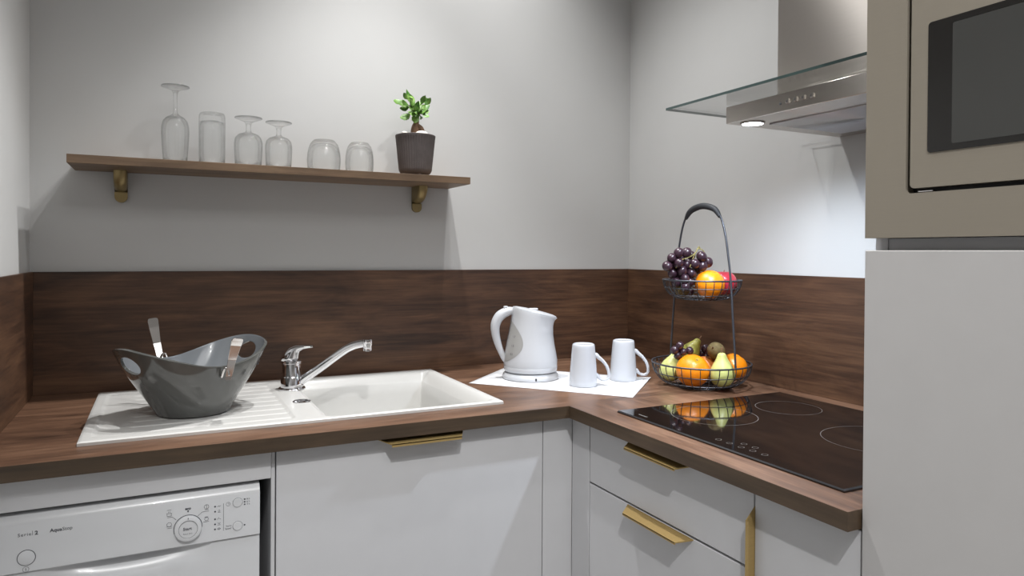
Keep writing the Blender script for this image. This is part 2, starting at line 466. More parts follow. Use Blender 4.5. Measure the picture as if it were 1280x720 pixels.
nc = thing('narrow_cabinet', (-.3, -1.282, 0), 'narrow white base cabinet with a vertical brass pull beside the tall unit', 'cabinet')
bm = bmesh.new()
add_box(bm, FX + FT + .002, -.01, -1.198, -1.1835, 0, ZD - .012); add_box(bm, FX + FT + .002, -.01, -1.382, -1.366, 0, ZD - .012)
add_box(bm, FX + FT + .002, -.01, -1.366, -1.198, .1, .116); add_box(bm, -.016, -.01, -1.366, -1.198, .116, ZD - .012)
obj('carcass', bm, 'carcass', nc)
nd = box('door', (FX, FX + FT, -1.3815, -1.1845, .1, ZD - .004), 'cab', nc)
bm = bmesh.new()
add_prism(bm, [(FX + .002, -1.1845, .838), (FX - .019, -1.1845, .817), (FX - .019, -1.1845, .66), (FX + .002, -1.1845, .64)], (0, .0022, 0))
add_prism(bm, [(FX - .019, -1.1845, .817), (FX - .019, -1.1890, .817), (FX - .019, -1.1890, .66), (FX - .019, -1.1845, .66)], (.0022, 0, 0))
tag(obj('handle', bm, 'brass', nd), 'vertical brushed brass edge pull')

# ------------------------------------------------------------------ dishwasher
dw = thing('dishwasher', (-1.537, -.3, 0), 'white slimline dishwasher with printed control panel under the worktop', 'dishwasher')
DX0, DX1 = -1.7617, -1.3117
box('body', (DX0, DX1, -.575, -.02, .0, .80), 'dwhite', dw, .002)
# control panel: front face with a softly raked top edge
PY = -.6105
bm = bmesh.new()
prof = [(-.575, .7064), (PY + .004, .7064), (PY, .7090), (PY, .7900), (PY + .003, .7965), (PY + .010, .8035), (-.575, .8075)]
add_prism(bm, [(DX0, y, z) for y, z in prof], (DX1 - DX0, 0, 0))
cp = sharp(obj('control_panel', bm, 'dwhite', dw), 30)
# door under it: scooped hand grip at the middle of its top edge
bm = bmesh.new(); nx, nz = 90, 40; grid = {}
for i in range(nx + 1):
    for j in range(nz + 1):
        x = DX0 + (DX1 - DX0) * i / nx
        zt = j / nz; z = .7055 - (.7055 - .1) * zt ** 2.2
        u = (x + 1.532) / .135
        depth = .024 * max(0, 1 - u * u) * math.exp(-((.7055 - z) / .019) ** 2) if abs(u) < 1 else 0
        grid[i, j] = bm.verts.new((x, -.6055 + depth, z))
for i in range(nx):
    for j in range(nz):
        bm.faces.new((grid[i, j], grid[i, j + 1], grid[i + 1, j + 1], grid[i + 1, j]))
bd = [grid[i, 0] for i in range(nx + 1)]
ext = bmesh.ops.extrude_edge_only(bm, edges=[e for e in bm.edges if len(e.link_faces) == 1])
for v in [g for g in ext['geom'] if isinstance(g, bmesh.types.BMVert)]: v.co.y = -.576
sharp(obj('door', bm, 'dwhite', dw), 40)
# dial and buttons
def on_panel(x, z, d=0.0):              # matrix from local xy (z out) to the panel plane
    return Matrix.Translation((x, PY - d, z)) @ Matrix.Rotation(R(90), 4, 'X')
def disc(name, x, z, prof, m, seg=40):
    bm = bmesh.new(); add_lathe(bm, prof, seg); bm.transform(on_panel(x, z, 0))
    return sharp(obj(name, bm, m, cp), 40)
KX, KZ = -1.4384, .7412
dial = disc('dial', KX, KZ, [(.0235, -.001), (.0235, .004), (.0225, .0075), (.0185, .0088), (.0165, .0088), (.0158, .0080), (.0, .0083)], 'dwhite')
disc('button', -1.3521, .7753, [(.0085, -.001), (.0085, .0012), (.0078, .0018), (0, .0016)], 'dwhite')
disc('button', -1.3520, .7306, [(.0085, -.001), (.0085, .0012), (.0078, .0018), (0, .0016)], 'dwhite')
tag(disc('power_button', -1.6882, .7327, [(.0125, -.001), (.0125, .0012), (.0115, .0018), (0, .0016)], 'dwhite'), 'round power button')
bm = bmesh.new()
def flush(name, label=None):
    global bm
    tag(obj(name, bm, 'mark', cp, recalc=False), label); bm = bmesh.new()
def ptext(s, x, z, size, space=1.0, bold=0, d=.0004): text_into(bm, s, size, on_panel(x, z, d), space, bold)
def pring(x, z, r, w, d=.0004, a0=0, a1=2 * PI):
    b2 = bmesh.new(); add_ring(b2, (0, 0, 0), r, w, 0, 40, a0, a1); b2.transform(on_panel(x, z, d))
    me = bpy.data.meshes.new('t'); b2.to_mesh(me); b2.free(); bm.from_mesh(me); bpy.data.meshes.remove(me)
def pline(x0, z0, x1, z1, w=.0006, d=.0004):
    a = Vector((x0, z0)); b = Vector((x1, z1)); n = (b - a).normalized(); n = Vector((-n.y, n.x)) * w / 2
    bm.faces.new([bm.verts.new((p.x, PY - d, p.y)) for p in (a - n, b - n, b + n, a + n)])
ptext('Serie', -1.7005, .7700, .0078, 1.22); pline(-1.6795, .7698, -1.6795, .7775, .0005); ptext('2', -1.6762, .7700, .0092, 1, .0003)
flush('series_lettering')
ptext('Aqua', -1.6545, .7705, .0084, 1, .0002); ptext('Stop', -1.6366, .7705, .0084, 1)
flush('feature_lettering')
pring(-1.6882, .7327, .0136, .0011)
pring(-1.6890, .7130, .0047, .0005); ptext('!', -1.6897, .7106, .006, 1, .0002)
flush('power_symbol')
ptext('Start', KX - .0085, KZ - .001, .0075, 1, .0001, .0092); ptext('Reset 3sec', KX - .0085, KZ - .0088, .0036, 1, .0, .0092)
flush('dial_lettering')
pring(KX, KZ, .0162, .0005, .0090); pring(KX, KZ, .0246, .0011, .0004, R(-5), R(200))
pline(KX, KZ + .0185, KX, KZ + .0215, .0012, .0090)
flush('dial_ring')
# programme marks round the dial
ptext('eco', KX - .005, KZ + .034, .0068, 1, .0003)
bm.faces.new([bm.verts.new((KX + a, PY - .0004, KZ + b)) for a, b in ((-.002, .0325), (.0, .0285), (.002, .0325))])
pline(KX - .035, KZ + .0245, KX - .0265, KZ + .0245); pline(KX - .0265, KZ + .0245, KX - .0200, KZ + .0185)
pline(KX - .035, KZ + .0045, KX - .0265, KZ + .0045)
pline(KX + .0360, KZ + .0260, KX + .0245, KZ + .0260); pline(KX + .0245, KZ + .0260, KX + .0170, KZ + .0200)
pline(KX + .0360, KZ + .0065, KX + .0260, KZ + .0065)
def pot_icon(x, z):
    pline(x - .0035, z, x + .0035, z); pline(x - .0035, z, x - .0035, z + .0048); pline(x + .0035, z, x + .0035, z + .0048); pline(x - .0046, z + .0048, x + .0046, z + .0048)
    pline(x - .0012, z + .006, x - .0012, z + .0085); pline(x + .0012, z + .006, x + .0012, z + .0085)
pot_icon(KX - .0315, KZ + .0270); pline(KX - .0350, KZ + .0380, KX - .0280, KZ + .0380)
pring(KX - .0315, KZ + .0112, .0042, .0006); pline(KX - .0360, KZ + .0075, KX - .0270, KZ + .0075)
pring(KX + .0315, KZ + .0345, .0042, .0006); pline(KX + .0280, KZ + .0292, KX + .0350, KZ + .0292); pline(KX + .0315, KZ + .0310, KX + .0315, KZ + .0390)
pring(KX + .0315, KZ + .0115, .0035, .0006); pline(KX + .0282, KZ + .0155, KX + .0345, KZ + .0155)
flush('programme_symbols')
for k, z in enumerate((.7735, .7640, .7497, .7400, .7306)):
    pring(-1.3920, z, .0016, .0016)
    x = -1.3850
    if k == 0: pline(x - .003, z - .001, x, z + .001); pline(x, z - .001, x + .003, z + .001)
    elif k == 1: pline(x - .0025, z - .0022, x + .0025, z - .0022); pring(x, z + .0008, .0018, .0005)
    elif k == 2: pline(x, z + .0025, x - .0028, z - .0015); pline(x, z + .0008, x + .003, z - .0012)
    elif k == 3: pline(x - .0028, z - .0020, x + .0028, z - .0020); pline(x - .0024, z + .0022, x + .0010, z - .0006); pline(x + .0024, z + .0022, x, z)
    else: pring(x, z, .0022, .0005); pline(x - .003, z, x + .003, z)
flush('status_symbols')
pline(-1.3772, .7255, -1.3772, .7775, .0006)
pring(-1.3690, .7750, .0038, .0005); pline(-1.3690, .7750, -1.3690, .7775, .0004); pline(-1.3690, .7750, -1.3670, .7750, .0004)
for z, s in ((.7800, '9 h'), (.7750, '6 h'), (.7700, '3 h')):
    pring(-1.3395, z, .0015, .0015); ptext(s, -1.3360, z - .0016, .0047)
ptext('Vario', -1.3730, .7318, .0046); ptext('Speed', -1.3745, .7268, .0046); pring(-1.3395, .7306, .0015, .0015)
pring(-1.3521, .7753, .0090, .0006); pring(-1.3520, .7306, .0090, .0006)
flush('option_lettering'); bm.free()

# ------------------------------------------------------------------ sink
sk = thing('inset_sink', ((SX0 + SX1) / 2, (SY0 + SY1) / 2, ZT), 'white inset sink with ribbed drainer on the left and basin on the right', 'sink')
ZR = .908
BX0, BX1, BY0, BY1, BR = -1.178, -.772, -.547, -.067, .03
def rr_dist(x, y, x0, x1, y0, y1, r):
    cx, cy = (x0 + x1) / 2, (y0 + y1) / 2
    qx, qy = abs(x - cx) - (x1 - x0) / 2 + r, abs(y - cy) - (y1 - y0) / 2 + r
    return math.hypot(max(qx, 0), max(qy, 0)) + min(max(qx, qy), 0) - r
def ss(a, b, t):
    t = max(0, min(1, (t - a) / (b - a))); return t * t * (3 - 2 * t)
def sink_z(x, y):
    z = ZR
    d = -rr_dist(x, y, BX0, BX1, BY0, BY1, BR)
    if d > 0:
        s = min(1, d / .032)
        z -= .030 * s * s * (1.5 - .5 * s)
        if d > .032: z -= .140 * min(1, (d - .032) / .0075) + .006 * ss(.046, .15, d)
        return z
    # drainer: ribs running front-back tray, slightly sunk
    dd = -rr_dist(x, y, SX0 + .020, -1.2300, SY0 + .022, SY1 - .022, .02)
    if dd > 0:
        z -= .0028 * ss(0, .006, dd)
        rib = .5 + .5 * math.cos(2 * PI * (y - SY0) / .0475)
        if x > -1.545: z -= .0016 * ss(0, .012, dd) * ss(.86, 1.0, rib) * ss(-1.545, -1.53, x)
    return z
xs = [SX0 + .0035 * i for i in range(int((BX0 - SX0) / .0035))]
x = xs[-1]
while x < SX1 - .003: x += .0026; xs.append(x)
xs = [v for v in xs if v < SX1 - .001] + [SX1]
ny = 190; ys = [SY0 + (SY1 - SY0) * j / ny for j in range(ny + 1)]
bm = bmesh.new(); g = []
for i, x in enumerate(xs):
    row = []
    for j, y in enumerate(ys):
        e = min(i, len(xs) - 1 - i, j, ny - j)
        z = sink_z(x, y) - (.0022 if e == 0 else .0005 if e == 1 else 0)
        row.append(bm.verts.new((x, y, z)))
    g.append(row)
for i in range(len(xs) - 1):
    for j in range(ny):
        bm.faces.new((g[i][j], g[i + 1][j], g[i + 1][j + 1], g[i][j + 1]))
ext = bmesh.ops.extrude_edge_only(bm, edges=[e for e in bm.edges if len(e.link_faces) == 1])
for v in [q for q in ext['geom'] if isinstance(q, bmesh.types.BMVert)]: v.co.z = ZT + .0002
o = obj('basin_and_drainer', bm, 'sink', sk, recalc=False); sharp(o, 50)
bm = bmesh.new(); add_lathe(bm, [(.0205, 0), (.0205, .0015), (.0185, .0024), (.0165, .0016), (.0165, .0008), (.009, .0006), (.007, .0018), (0, .0022)], 40, (-1.1915, -.369, ZR))
tag(sharp(obj('drain_control_cap', bm, 'chrome', sk), 40), 'small round chrome cap')

# ------------------------------------------------------------------ mixer tap
tp = thing('mixer_tap', (-1.187, -.205, ZR), 'chrome single-lever mixer tap standing on the sink rim', 'tap', rotz=R(-26.6))
bm = bmesh.new()
add_lathe(bm, [(.0335, 0), (.0335, .003), (.031, .0055), (.0275, .0065), (.0275, .031), (.0262, .033), (.0246, .036), (.0240, .062), (.0240, .066), (.0268, .0675), (.0268, .0725), (.0245, .0738), (.0225, .0745), (0, .0745)], 48)
sharp(obj('body', bm, 'chrome', tp, local=True), 40)
# lever: cartridge head that leans back and sweeps into a flat lever
bm = bmesh.new()
secs = []
path = [(-.006, .0735, .0228, .0240), (-.004, .082, .0215, .0232), (.0, .091, .0190, .0215), (.006, .0990, .0150, .0190), (.0155, .1045, .0095, .0155), (.028, .1070, .0058, .0125), (.042, .1078, .0040, .0105), (.0535, .1085, .0030, .0085)]
tang = [0, 8, 18, 34, 58, 76, 84, 86]
for (px, pz, hh, hw), ta in zip(path, tang):
    a = R(ta); ring = []
    nx_, nz_ = math.cos(a), -math.sin(a)      # section axis lying in the xz plane, across the path
    for k in range(24):
        t = 2 * PI * k / 24
        ring.append(bm.verts.new((px + hh * math.cos(t) * nx_, hw * math.sin(t), pz + hh * math.cos(t) * nz_)))
    secs.append(ring)
for a_, b_ in zip(secs[:-1], secs[1:]):
    for k in range(24): bm.faces.new((a_[k], a_[(k + 1) % 24], b_[(k + 1) % 24], b_[k]))
bm.faces.new(list(reversed(secs[0]))); bm.faces.new(secs[-1])
obj('lever', bm, 'chrome', tp, smooth=True, local=True)
bm = bmesh.new()
pts = catmull([(.012, 0, .011), (.030, 0, .026), (.075, 0, .0575), (.128, 0, .0965), (.152, 0, .1095), (.172, 0, .1155), (.190, 0, .1175)], 8)
add_tube(bm, pts, [.0115, .0112, .0108, .0104, .010, .010, .010], 20)
sp = obj('spout', bm, 'chrome', tp, smooth=True, local=True)
bm = bmesh.new(); add_lathe(bm, [(.0095, -.004), (.0118, -.003), (.0118, .012), (.0130, .0135), (.0130, .023), (.0108, .0255), (0, .0255)], 32, (.191, 0, .1020))
sharp(obj('nozzle', bm, 'chrome', sp, local=True), 40)

# ------------------------------------------------------------------ salad bowl
BWX, BWY, BWZ = -1.420, -.362, ZR
bw = thing('salad_bowl', (BWX, BWY, BWZ), 'glossy dark grey boat-shaped salad bowl with oval handle holes on the drainer', 'bowl', rotz=R(32))
def bowl_pt(th, s, off=0.0):
    """th angle, s 0 at foot .. 1 at rim"""
    c, si = math.cos(th), math.sin(th)
    k = abs(c) ** 2.4
    a, b = .157, .110
    rim = 1 / ((abs(c) / a) ** 2.7 + (abs(si) / b) ** 2.7) ** (1 / 2.7)
    hz = .106 + .044 * k
    foot = .074
    z = hz * s
    flare = s ** 1.0 * (1 + .10 * math.sin(PI * s))
    r = foot + (rim - foot) * (flare if s < 1 else 1)
    r += off
    return Vector((r * c, r * si, z))
bm = bmesh.new(); NT, NS = 160, 44; gv = {}
hs, hw, hh = .77, .225, .125                  # handle hole: centre height, half-angle, half-height
def hole_val(th, s):
    d0 = min(abs(th), abs(th - 2 * PI)); d1_ = abs(th - PI); d = min(d0, d1_)
    return math.hypot(d / hw, (s - hs) / hh), d
P_ = {}
for i in range(NT):
    for j in range(NS + 1):
        P_[i, j] = [2 * PI * i / NT, j / NS]
keep = []
for i in range(NT):
    for j in range(NS):
        th, s = 2 * PI * (i + .5) / NT, (j + .5) / NS
        if hole_val(th, s)[0] >= 1: keep.append((i, j))
ks = set(keep)
for i in range(NT):
    for j in range(NS + 1):
        nb = [((i - a) % NT, j - b) for a in (0, 1) for b in (0, 1) if 0 <= j - b < NS]
        if any(n in ks for n in nb) and any(n not in ks for n in nb):
            th, s = P_[i, j]
            ctr = 0 if math.cos(th) > 0 else PI
            dth = (th - ctr + PI) % (2 * PI) - PI
            v, _ = hole_val(th, s)
            P_[i, j] = [ctr + dth / v, hs + (s - hs) / v]
for (i, j) in keep:
    q = []
    for (a, b) in ((i, j), ((i + 1) % NT, j), ((i + 1) % NT, j + 1), (i, j + 1)):
        if (a, b) not in gv: gv[a, b] = bm.verts.new(bowl_pt(*P_[a, b]))
        q.append(gv[a, b])
    bm.faces.new(q)
bot = [gv[i, 0] for i in range(NT)]
ctr = bm.verts.new((0, 0, .0))
for i in range(NT): bm.faces.new((bot[(i + 1) % NT], bot[i], ctr))
o = obj('bowl', bm, ['bowl', 'bowlin'], bw, smooth=True, local=True)
md = o.modifiers.new('shell', 'SOLIDIFY'); md.thickness = .0055; md.offset = -1; md.material_offset = 1
md.use_even_offset = True
bv = o.modifiers.new('round', 'BEVEL'); bv.width = .0016; bv.segments = 2; bv.limit_method = 'ANGLE'; bv.angle_limit = R(50)
# rivets near the right handle
bm = bmesh.new()
for th in (-.62, -.50):
    p = bowl_pt(th, .72); add_sphere(bm, p, .0028, 12, 8)
tag(obj('stud', bm, 'wire', bw, smooth=True, local=True), 'pair of tiny dark studs below the right handle hole')

def server(name, label, base_pt, top_pt, side, hookdir):
    """flat steel handle hooked on the bowl rim, blade wider at the top"""
    b, t = Vector(base_pt), Vector(top_pt)
    s = thing(name, b, label, 'server', group='salad servers on the bowl rim')
    ax = (t - b); L_ = ax.length; ax.normalize(); sd = (Vector(side) - ax * Vector(side).dot(ax)).normalized(); nn = ax.cross(sd)
    bm = bmesh.new(); rows = []
    prof = [(0, .0058), (.08, .0064), (.45, .0082), (.8, .0106), (.93, .0114), (.985, .0100), (1, .0062)]
    for (k, w) in prof:
        bow = .007 * math.sin(PI * k)
        c = b + ax * (L_ * k) + nn * bow
        rows.append([bm.verts.new(c - sd * w - nn * .0011), bm.verts.new(c + sd * w - nn * .0011), bm.verts.new(c + sd * w + nn * .0011), bm.verts.new(c - sd * w + nn * .0011)])
    for a_, b_ in zip(rows[:-1], rows[1:]):
        for k in range(4): bm.faces.new((a_[k], a_[(k + 1) % 4], b_[(k + 1) % 4], b_[k]))
    bm.faces.new(list(reversed(rows[0]))); bm.faces.new(rows[-1])
    bmesh.ops.bevel(bm, geom=bm.edges[:], offset=.0005, segments=1, affect='EDGES')
    obj('handle', bm, 'cutlery', s)
    bm = bmesh.new()
    h = Vector(hookdir)
    c = b + ax * .010
    add_tube(bm, catmull([c, c + h * .006 + ax * .010, c + h * .016 + ax * .011, c + h * .019 - ax * .012], 6), .0024, 10)
    obj('hook', bm, 'cutlery', s, smooth=True)
server('salad_server', 'steel salad server hooked over the near right rim of the grey bowl', (-1.3585, -.4690, .9875), (-1.3420, -.500, 1.0775), (1, .1, 0), (-.62, .55, .3))
server('salad_server', 'steel salad server hooked over the far left rim of the grey bowl', (-1.4830, -.2540, 1.0000), (-1.5020, -.2250, 1.1010), (1, .15, 0), (.75, -.45, 0))

# ------------------------------------------------------------------ wall shelf
SHX0, SHX1, SHZ, SHD = -1.677, -.683, 1.4754, .1688
sh = thing('wall_shelf', (-1.18, WT, SHZ - .02), 'long walnut wall shelf on two bronze brackets holding the glasses', 'shelf')
box('board', (SHX0, SHX1, -SHD, WT, SHZ - .02, SHZ), 'shelf', sh, bev=.0007)
def bracket(xc):
    """round-nosed bronze bracket: a half-round bar bending from the board down onto the wall"""
    w = .0146
    bm = bmesh.new(); rings = []; NB = 14
    for k in range(NB + 1):                      # elbow section swept through a quarter turn
        a = PI / 2 * k / NB
        # outer line bulges forward under the board, inner line stays at the wall
        yo = -.066 + .054 * (1 - math.cos(a)) ; zo = SHZ - .0205 - .050 * math.sin(a)
        ring = []
        for q in range(13):
            t = PI * q / 12
            ring.append(bm.verts.new((xc - w * math.cos(t), yo + .010 * (1 - math.sin(t)), zo + .010 * (1 - math.sin(t)) * math.sin(a))))
        for q in range(13):
            t = q / 12
            ring.append(bm.verts.new((xc + w - 2 * w * t, WT - .0005, SHZ - .0205 - .050 * math.sin(a) * 1.0)))
        rings.append(ring)
    n = len(rings[0])
    for a_, b_ in zip(rings[:-1], rings[1:]):
        for q in range(n): bm.faces.new((a_[q], a_[(q + 1) % n], b_[(q + 1) % n], b_[q]))
    bm.faces.new(list(reversed(rings[0]))); bm.faces.new(rings[-1])
    o = sharp(obj('bracket', bm, 'bronze', sh), 42)
    bm = bmesh.new(); poly = [(xc - w, WT - .0005, SHZ - .0707), (xc + w, WT - .0005, SHZ - .0707)]
    for q in range(13):
        t = PI * q / 12; poly.append((xc + w * math.cos(t), WT - .0005, 1.3930 - w * math.sin(t)))
    add_prism(bm, poly, (0, -.0105, 0))
    bmesh.ops.bevel(bm, geom=[e for e in bm.edges if all(v.co.y < -.005 for v in e.verts)], offset=.004, segments=3, affect='EDGES')
    tag(sharp(obj('wall_cap', bm, 'bronze', o), 40), 'rounded bronze wall cap')
bracket(-1.576); bracket(-.788)

# ------------------------------------------------------------------ glasses on the shelf
GY = -.085
def vessel(name, x, label, outer, t=.0013, base_solid=0.0, y=GY, seg=48):
    """outer: profile (r, z) from rim (z=0, on the shelf) up to the closed end; inner wall follows inside"""
    bm = bmesh.new()
    zi = max(z for r, z in outer[0]) - base_solid
    o = outer[0]
    inner = [(max(r - t, 0), z) for r, z in outer[1]]
    prof = list(reversed(inner)) + [(o[0][0] - t * .4, -.0)] + o
    add_lathe(bm, prof, seg, (x, y, SHZ + .0003), cap0=False, cap1=False)
    ob = obj(name, bm, 'glass', None, smooth=True, base=(x, y, SHZ + .0003))
    tag(ob, label, 'glass', 'drinking glasses upside down on the wall shelf')
    return ob
wine = [(.0275, 0), (.0288, .020), (.0310, .050), (.0322, .075), (.0318, .092), (.0285, .106), (.0215, .115), (.0120, .1205), (.0072, .124), (.0052, .129), (.0046, .140), (.0045, .165), (.0055, .176), (.0085, .183), (.018, .1875), (.0325, .1915), (.0332, .1930), (.0325, .1942), (.015, .1955), (0, .196)]
vessel('wine_glass', -1.4535, 'tall long-stemmed wine glass upside down, leftmost on the shelf', (wine, [(r, z) for r, z in wine[1:7]] + [(.010, .1168), (0, .1172)]))
tumb = [(.0310, 0), (.0313, .03), (.0316, .07), (.0318, .11), (.0316, .124), (.0304, .130), (.0285, .1335), (.026, .1342), (.022, .1332), (0, .1320)]
vessel('tall_tumbler', -1.3682, 'tall straight tumbler upside down between the two leftmost stemmed glasses', (tumb, [(.0313, .002), (.0313, .03), (.0316, .07), (.0314, .100), (.0296, .1105), (.020, .1135), (0, .1140)]), .0024)
gob = [(.0325, 0), (.0338, .022), (.0352, .050), (.0352, .066), (.0325, .078), (.0255, .0862), (.0150, .0905), (.0085, .0930), (.0062, .0975), (.0062, .108), (.0080, .1165), (.0130, .1205), (.0245, .1250), (.0342, .1285), (.0348, .1300), (.0340, .1312), (.015, .133), (0, .1334)]
gin = [(r, z) for r, z in gob[1:6]] + [(.013, .0868), (0, .0872)]
vessel('goblet', -1.2805, 'short-stemmed goblet upside down beside the tall tumbler', (gob, gin))
gob2 = [(r * .985, z * .965) for r, z in gob]
vessel('goblet', -1.2036, 'short-stemmed goblet upside down next to the stemless glasses', (gob2, [(r * .985, z * .965) for r, z in gin]), y=-.080)
low = [(.0415, 0), (.0438, .012), (.0450, .030), (.0442, .048), (.0412, .064), (.0365, .0765), (.0300, .0845), (.0272, .0872), (.0245, .0876), (.020, .0858), (0, .0845)]
low_in = [(.0432, .010), (.0450, .030), (.0440, .048), (.0400, .062), (.034, .072), (.022, .0775), (0, .079)]
vessel('stemless_glass', -1.0850, 'wider rounded stemless glass upside down on the shelf', (low, low_in), .0016)
low2 = [(r * .875, z * 1.0) for r, z in low]
vessel('stemless_glass', -.9865, 'narrower rounded stemless glass upside down nearest the plant', (low2, [(r * .875, z) for r, z in low_in]), .0016)

# ------------------------------------------------------------------ potted plant
PX, PYp = -.8222, -.085
pl = thing('potted_plant', (PX, PYp, SHZ), 'small bonsai plant in a ribbed charcoal pot at the right of the shelf', 'plant')
def rib(r, z, a):
    if z < .022 or z > .1155: return r
    return r * (1 - .020 * (.5 + .5 * math.cos(a * 44)) ** 3)
bm = bmesh.new()
add_lathe(bm, [(.030, .006), (.036, .0065), (.0435, .011), (.0475, .0185), (.0482, .023), (.0510, .050), (.0545, .085), (.0573, .113), (.0580, .1165), (.0580, .1205), (.0560, .1215), (.0530, .120), (.0515, .110), (.050, .106)], 352, (PX, PYp, SHZ), rfun=rib, cap0=True, cap1=False)
ptv = sharp(obj('pot', bm, 'pot', pl), 50)
for k in range(3):
    a = R(30 + 120 * k); bm = bmesh.new()
    add_lathe(bm, [(.0075, 0), (.0085, .0015), (.0090, .0085)], 16, (PX + .031 * math.cos(a), PYp + .031 * math.sin(a), SHZ))
    obj('foot', bm, 'pot', ptv, smooth=False)
bm = bmesh.new(); add_lathe(bm, [(.0520, .110), (.03, .1125), (0, .114)], 40, (PX, PYp, SHZ), cap0=False)
obj('soil', bm, 'soil', pl, smooth=True)
bm = bmesh.new()
add_tube(bm, catmull([(-.8200, PYp, 1.585), (-.8225, PYp, 1.605), (-.8230, PYp, 1.620), (-.8200, PYp, 1.634), (-.8172, PYp, 1.648), (-.8165, PYp, 1.662)], 5), [.0120, .0140, .0115, .0080, .0060, .0040], 16)
add_tube(bm, catmull([(-.8020, PYp - .004, 1.586), (-.8025, PYp - .004, 1.604), (-.8075, PYp - .003, 1.618), (-.8160, PYp, 1.628), (-.819, PYp, 1.636)], 5), [.0060, .0085, .0085, .0060, .0035], 12)
obj('trunk', bm, 'bark', pl, smooth=True)
bm = bmesh.new()
LVS = [(-.881, 1.6888), (-.8601, 1.7038), (-.8447, 1.7147), (-.8638, 1.6898), (-.8407, 1.6892), (-.8541, 1.6749), (-.8252, 1.6889), (-.8135, 1.6808), (-.829, 1.6681), (-.8057, 1.7002), (-.788, 1.705), (-.7859, 1.6873), (-.7918, 1.6736), (-.7996, 1.6541), (-.8405, 1.654), (-.854, 1.6491), (-.825, 1.6443), (-.8153, 1.6676), (-.8349, 1.6787), (-.8017, 1.682), (-.8211, 1.6559), (-.8075, 1.6646)]
tw = bmesh.new()
for k, (lx, lz) in enumerate(LVS + [(a * .78 - .8172 * .22 + .004, b * .75 + 1.672 * .25) for a, b in LVS]):
    ly = PYp + random.uniform(-.026, .026)
    c = Vector((lx, ly, lz)); core = Vector((-.8172, PYp, 1.664))
    out = (c - core); out.normalize()
    L_ = random.uniform(.025, .033); wd = L_ * random.uniform(.28, .37)
    ax = (out + Vector((0, 0, random.uniform(-.5, .1)))).normalized()
    sd = ax.cross(Vector((random.uniform(-.3, .3), -1, random.uniform(.1, .9)))).normalized(); nn = ax.cross(sd)
    rows = []
    for t, w in ((0, .05), (.18, .62), (.42, 1), (.68, .86), (.88, .42), (1, .04)):
        p = c + ax * ((t - .5) * L_) + nn * (-.004 * (2 * t - 1) ** 2)
        rows.append([bm.verts.new(p - sd * wd * w + nn * .0016 * w), bm.verts.new(p), bm.verts.new(p + sd * wd * w + nn * .0016 * w)])
    for a_, b_ in zip(rows[:-1], rows[1:]):
        for m_ in (0, 1): bm.faces.new((a_[m_], a_[m_ + 1], b_[m_ + 1], b_[m_]))
    add_tube(tw, catmull([core - Vector((0, 0, .006)), core.lerp(c, .5) + Vector((0, 0, .004)), c - ax * L_ * .5], 4), .0008, 5)
obj('foliage', bm, 'leaf', pl, smooth=True, recalc=False)
obj('twigs', tw, 'stemg', pl, smooth=True)
for (dx, dy, r, z) in ((.008, -.032, .0170, .121), (-.040, -.020, .0075, .1235), (-.036, -.026, .0055, .119), (.026, -.030, .0085, .117), (-.020, -.036, .007, .115)):
    bm = bmesh.new(); add_sphere(bm, (PX + dx, PYp + dy, SHZ + z), r, 14, 9, (1.15, .9, .62))
    obj('pebble', bm, 'pebble', pl, smooth=True)

# ------------------------------------------------------------------ paper mat
bm = bmesh.new()
A, B, Cc, Dd = Vector((-.7315, -.279, 0)), Vector((-.4371, -.6245, 0)), Vector((-.2276, -.4276, 0)), Vector((-.522, -.082, 0))
n1, n2 = 24, 16; gg = []
for i in range(n1 + 1):
    row = []
    for j in range(n2 + 1):
        u, v = i / n1, j / n2
        p = A.lerp(B, u).lerp(Dd.lerp(Cc, u), v)
        lift = .0035 * max(0, u - .88) / .12 * v + .0008 * (u * (1 - u))
        row.append(bm.verts.new((p.x, p.y, ZT + .0006 + lift)))
    gg.append(row)
for i in range(n1):
    for j in range(n2): bm.faces.new((gg[i][j], gg[i + 1][j], gg[i + 1][j + 1], gg[i][j + 1]))
o = obj('paper_mat', bm, 'paper', smooth=True, base=(-.48, -.35, ZT), recalc=False)
o.modifiers.new('thick', 'SOLIDIFY').thickness = .0004
tag(o, 'white rectangular paper mat lying under the kettle and mugs', 'mat')
ZP = ZT + .0014

# ------------------------------------------------------------------ kettle
kt = thing('electric_kettle', (-.540, -.278, ZP), 'white plastic electric kettle with water window standing on the paper mat', 'kettle', rotz=R(-17))
bm = bmesh.new()
add_lathe(bm, [(.074, 0), (.0800, .001), (.0805, .006), (.0785, .012), (.0745, .0165), (.068, .019), (.060, .0198), (0, .0198)], 64)
kb = sharp(obj('power_base', bm, 'kettle', kt, local=True), 50)
bm = bmesh.new(); add_box(bm, -.0022, .0022, -.0812, -.0775, .0035, .0105, .0005); obj('base_slot', bm, 'blackgap', kb, local=True)
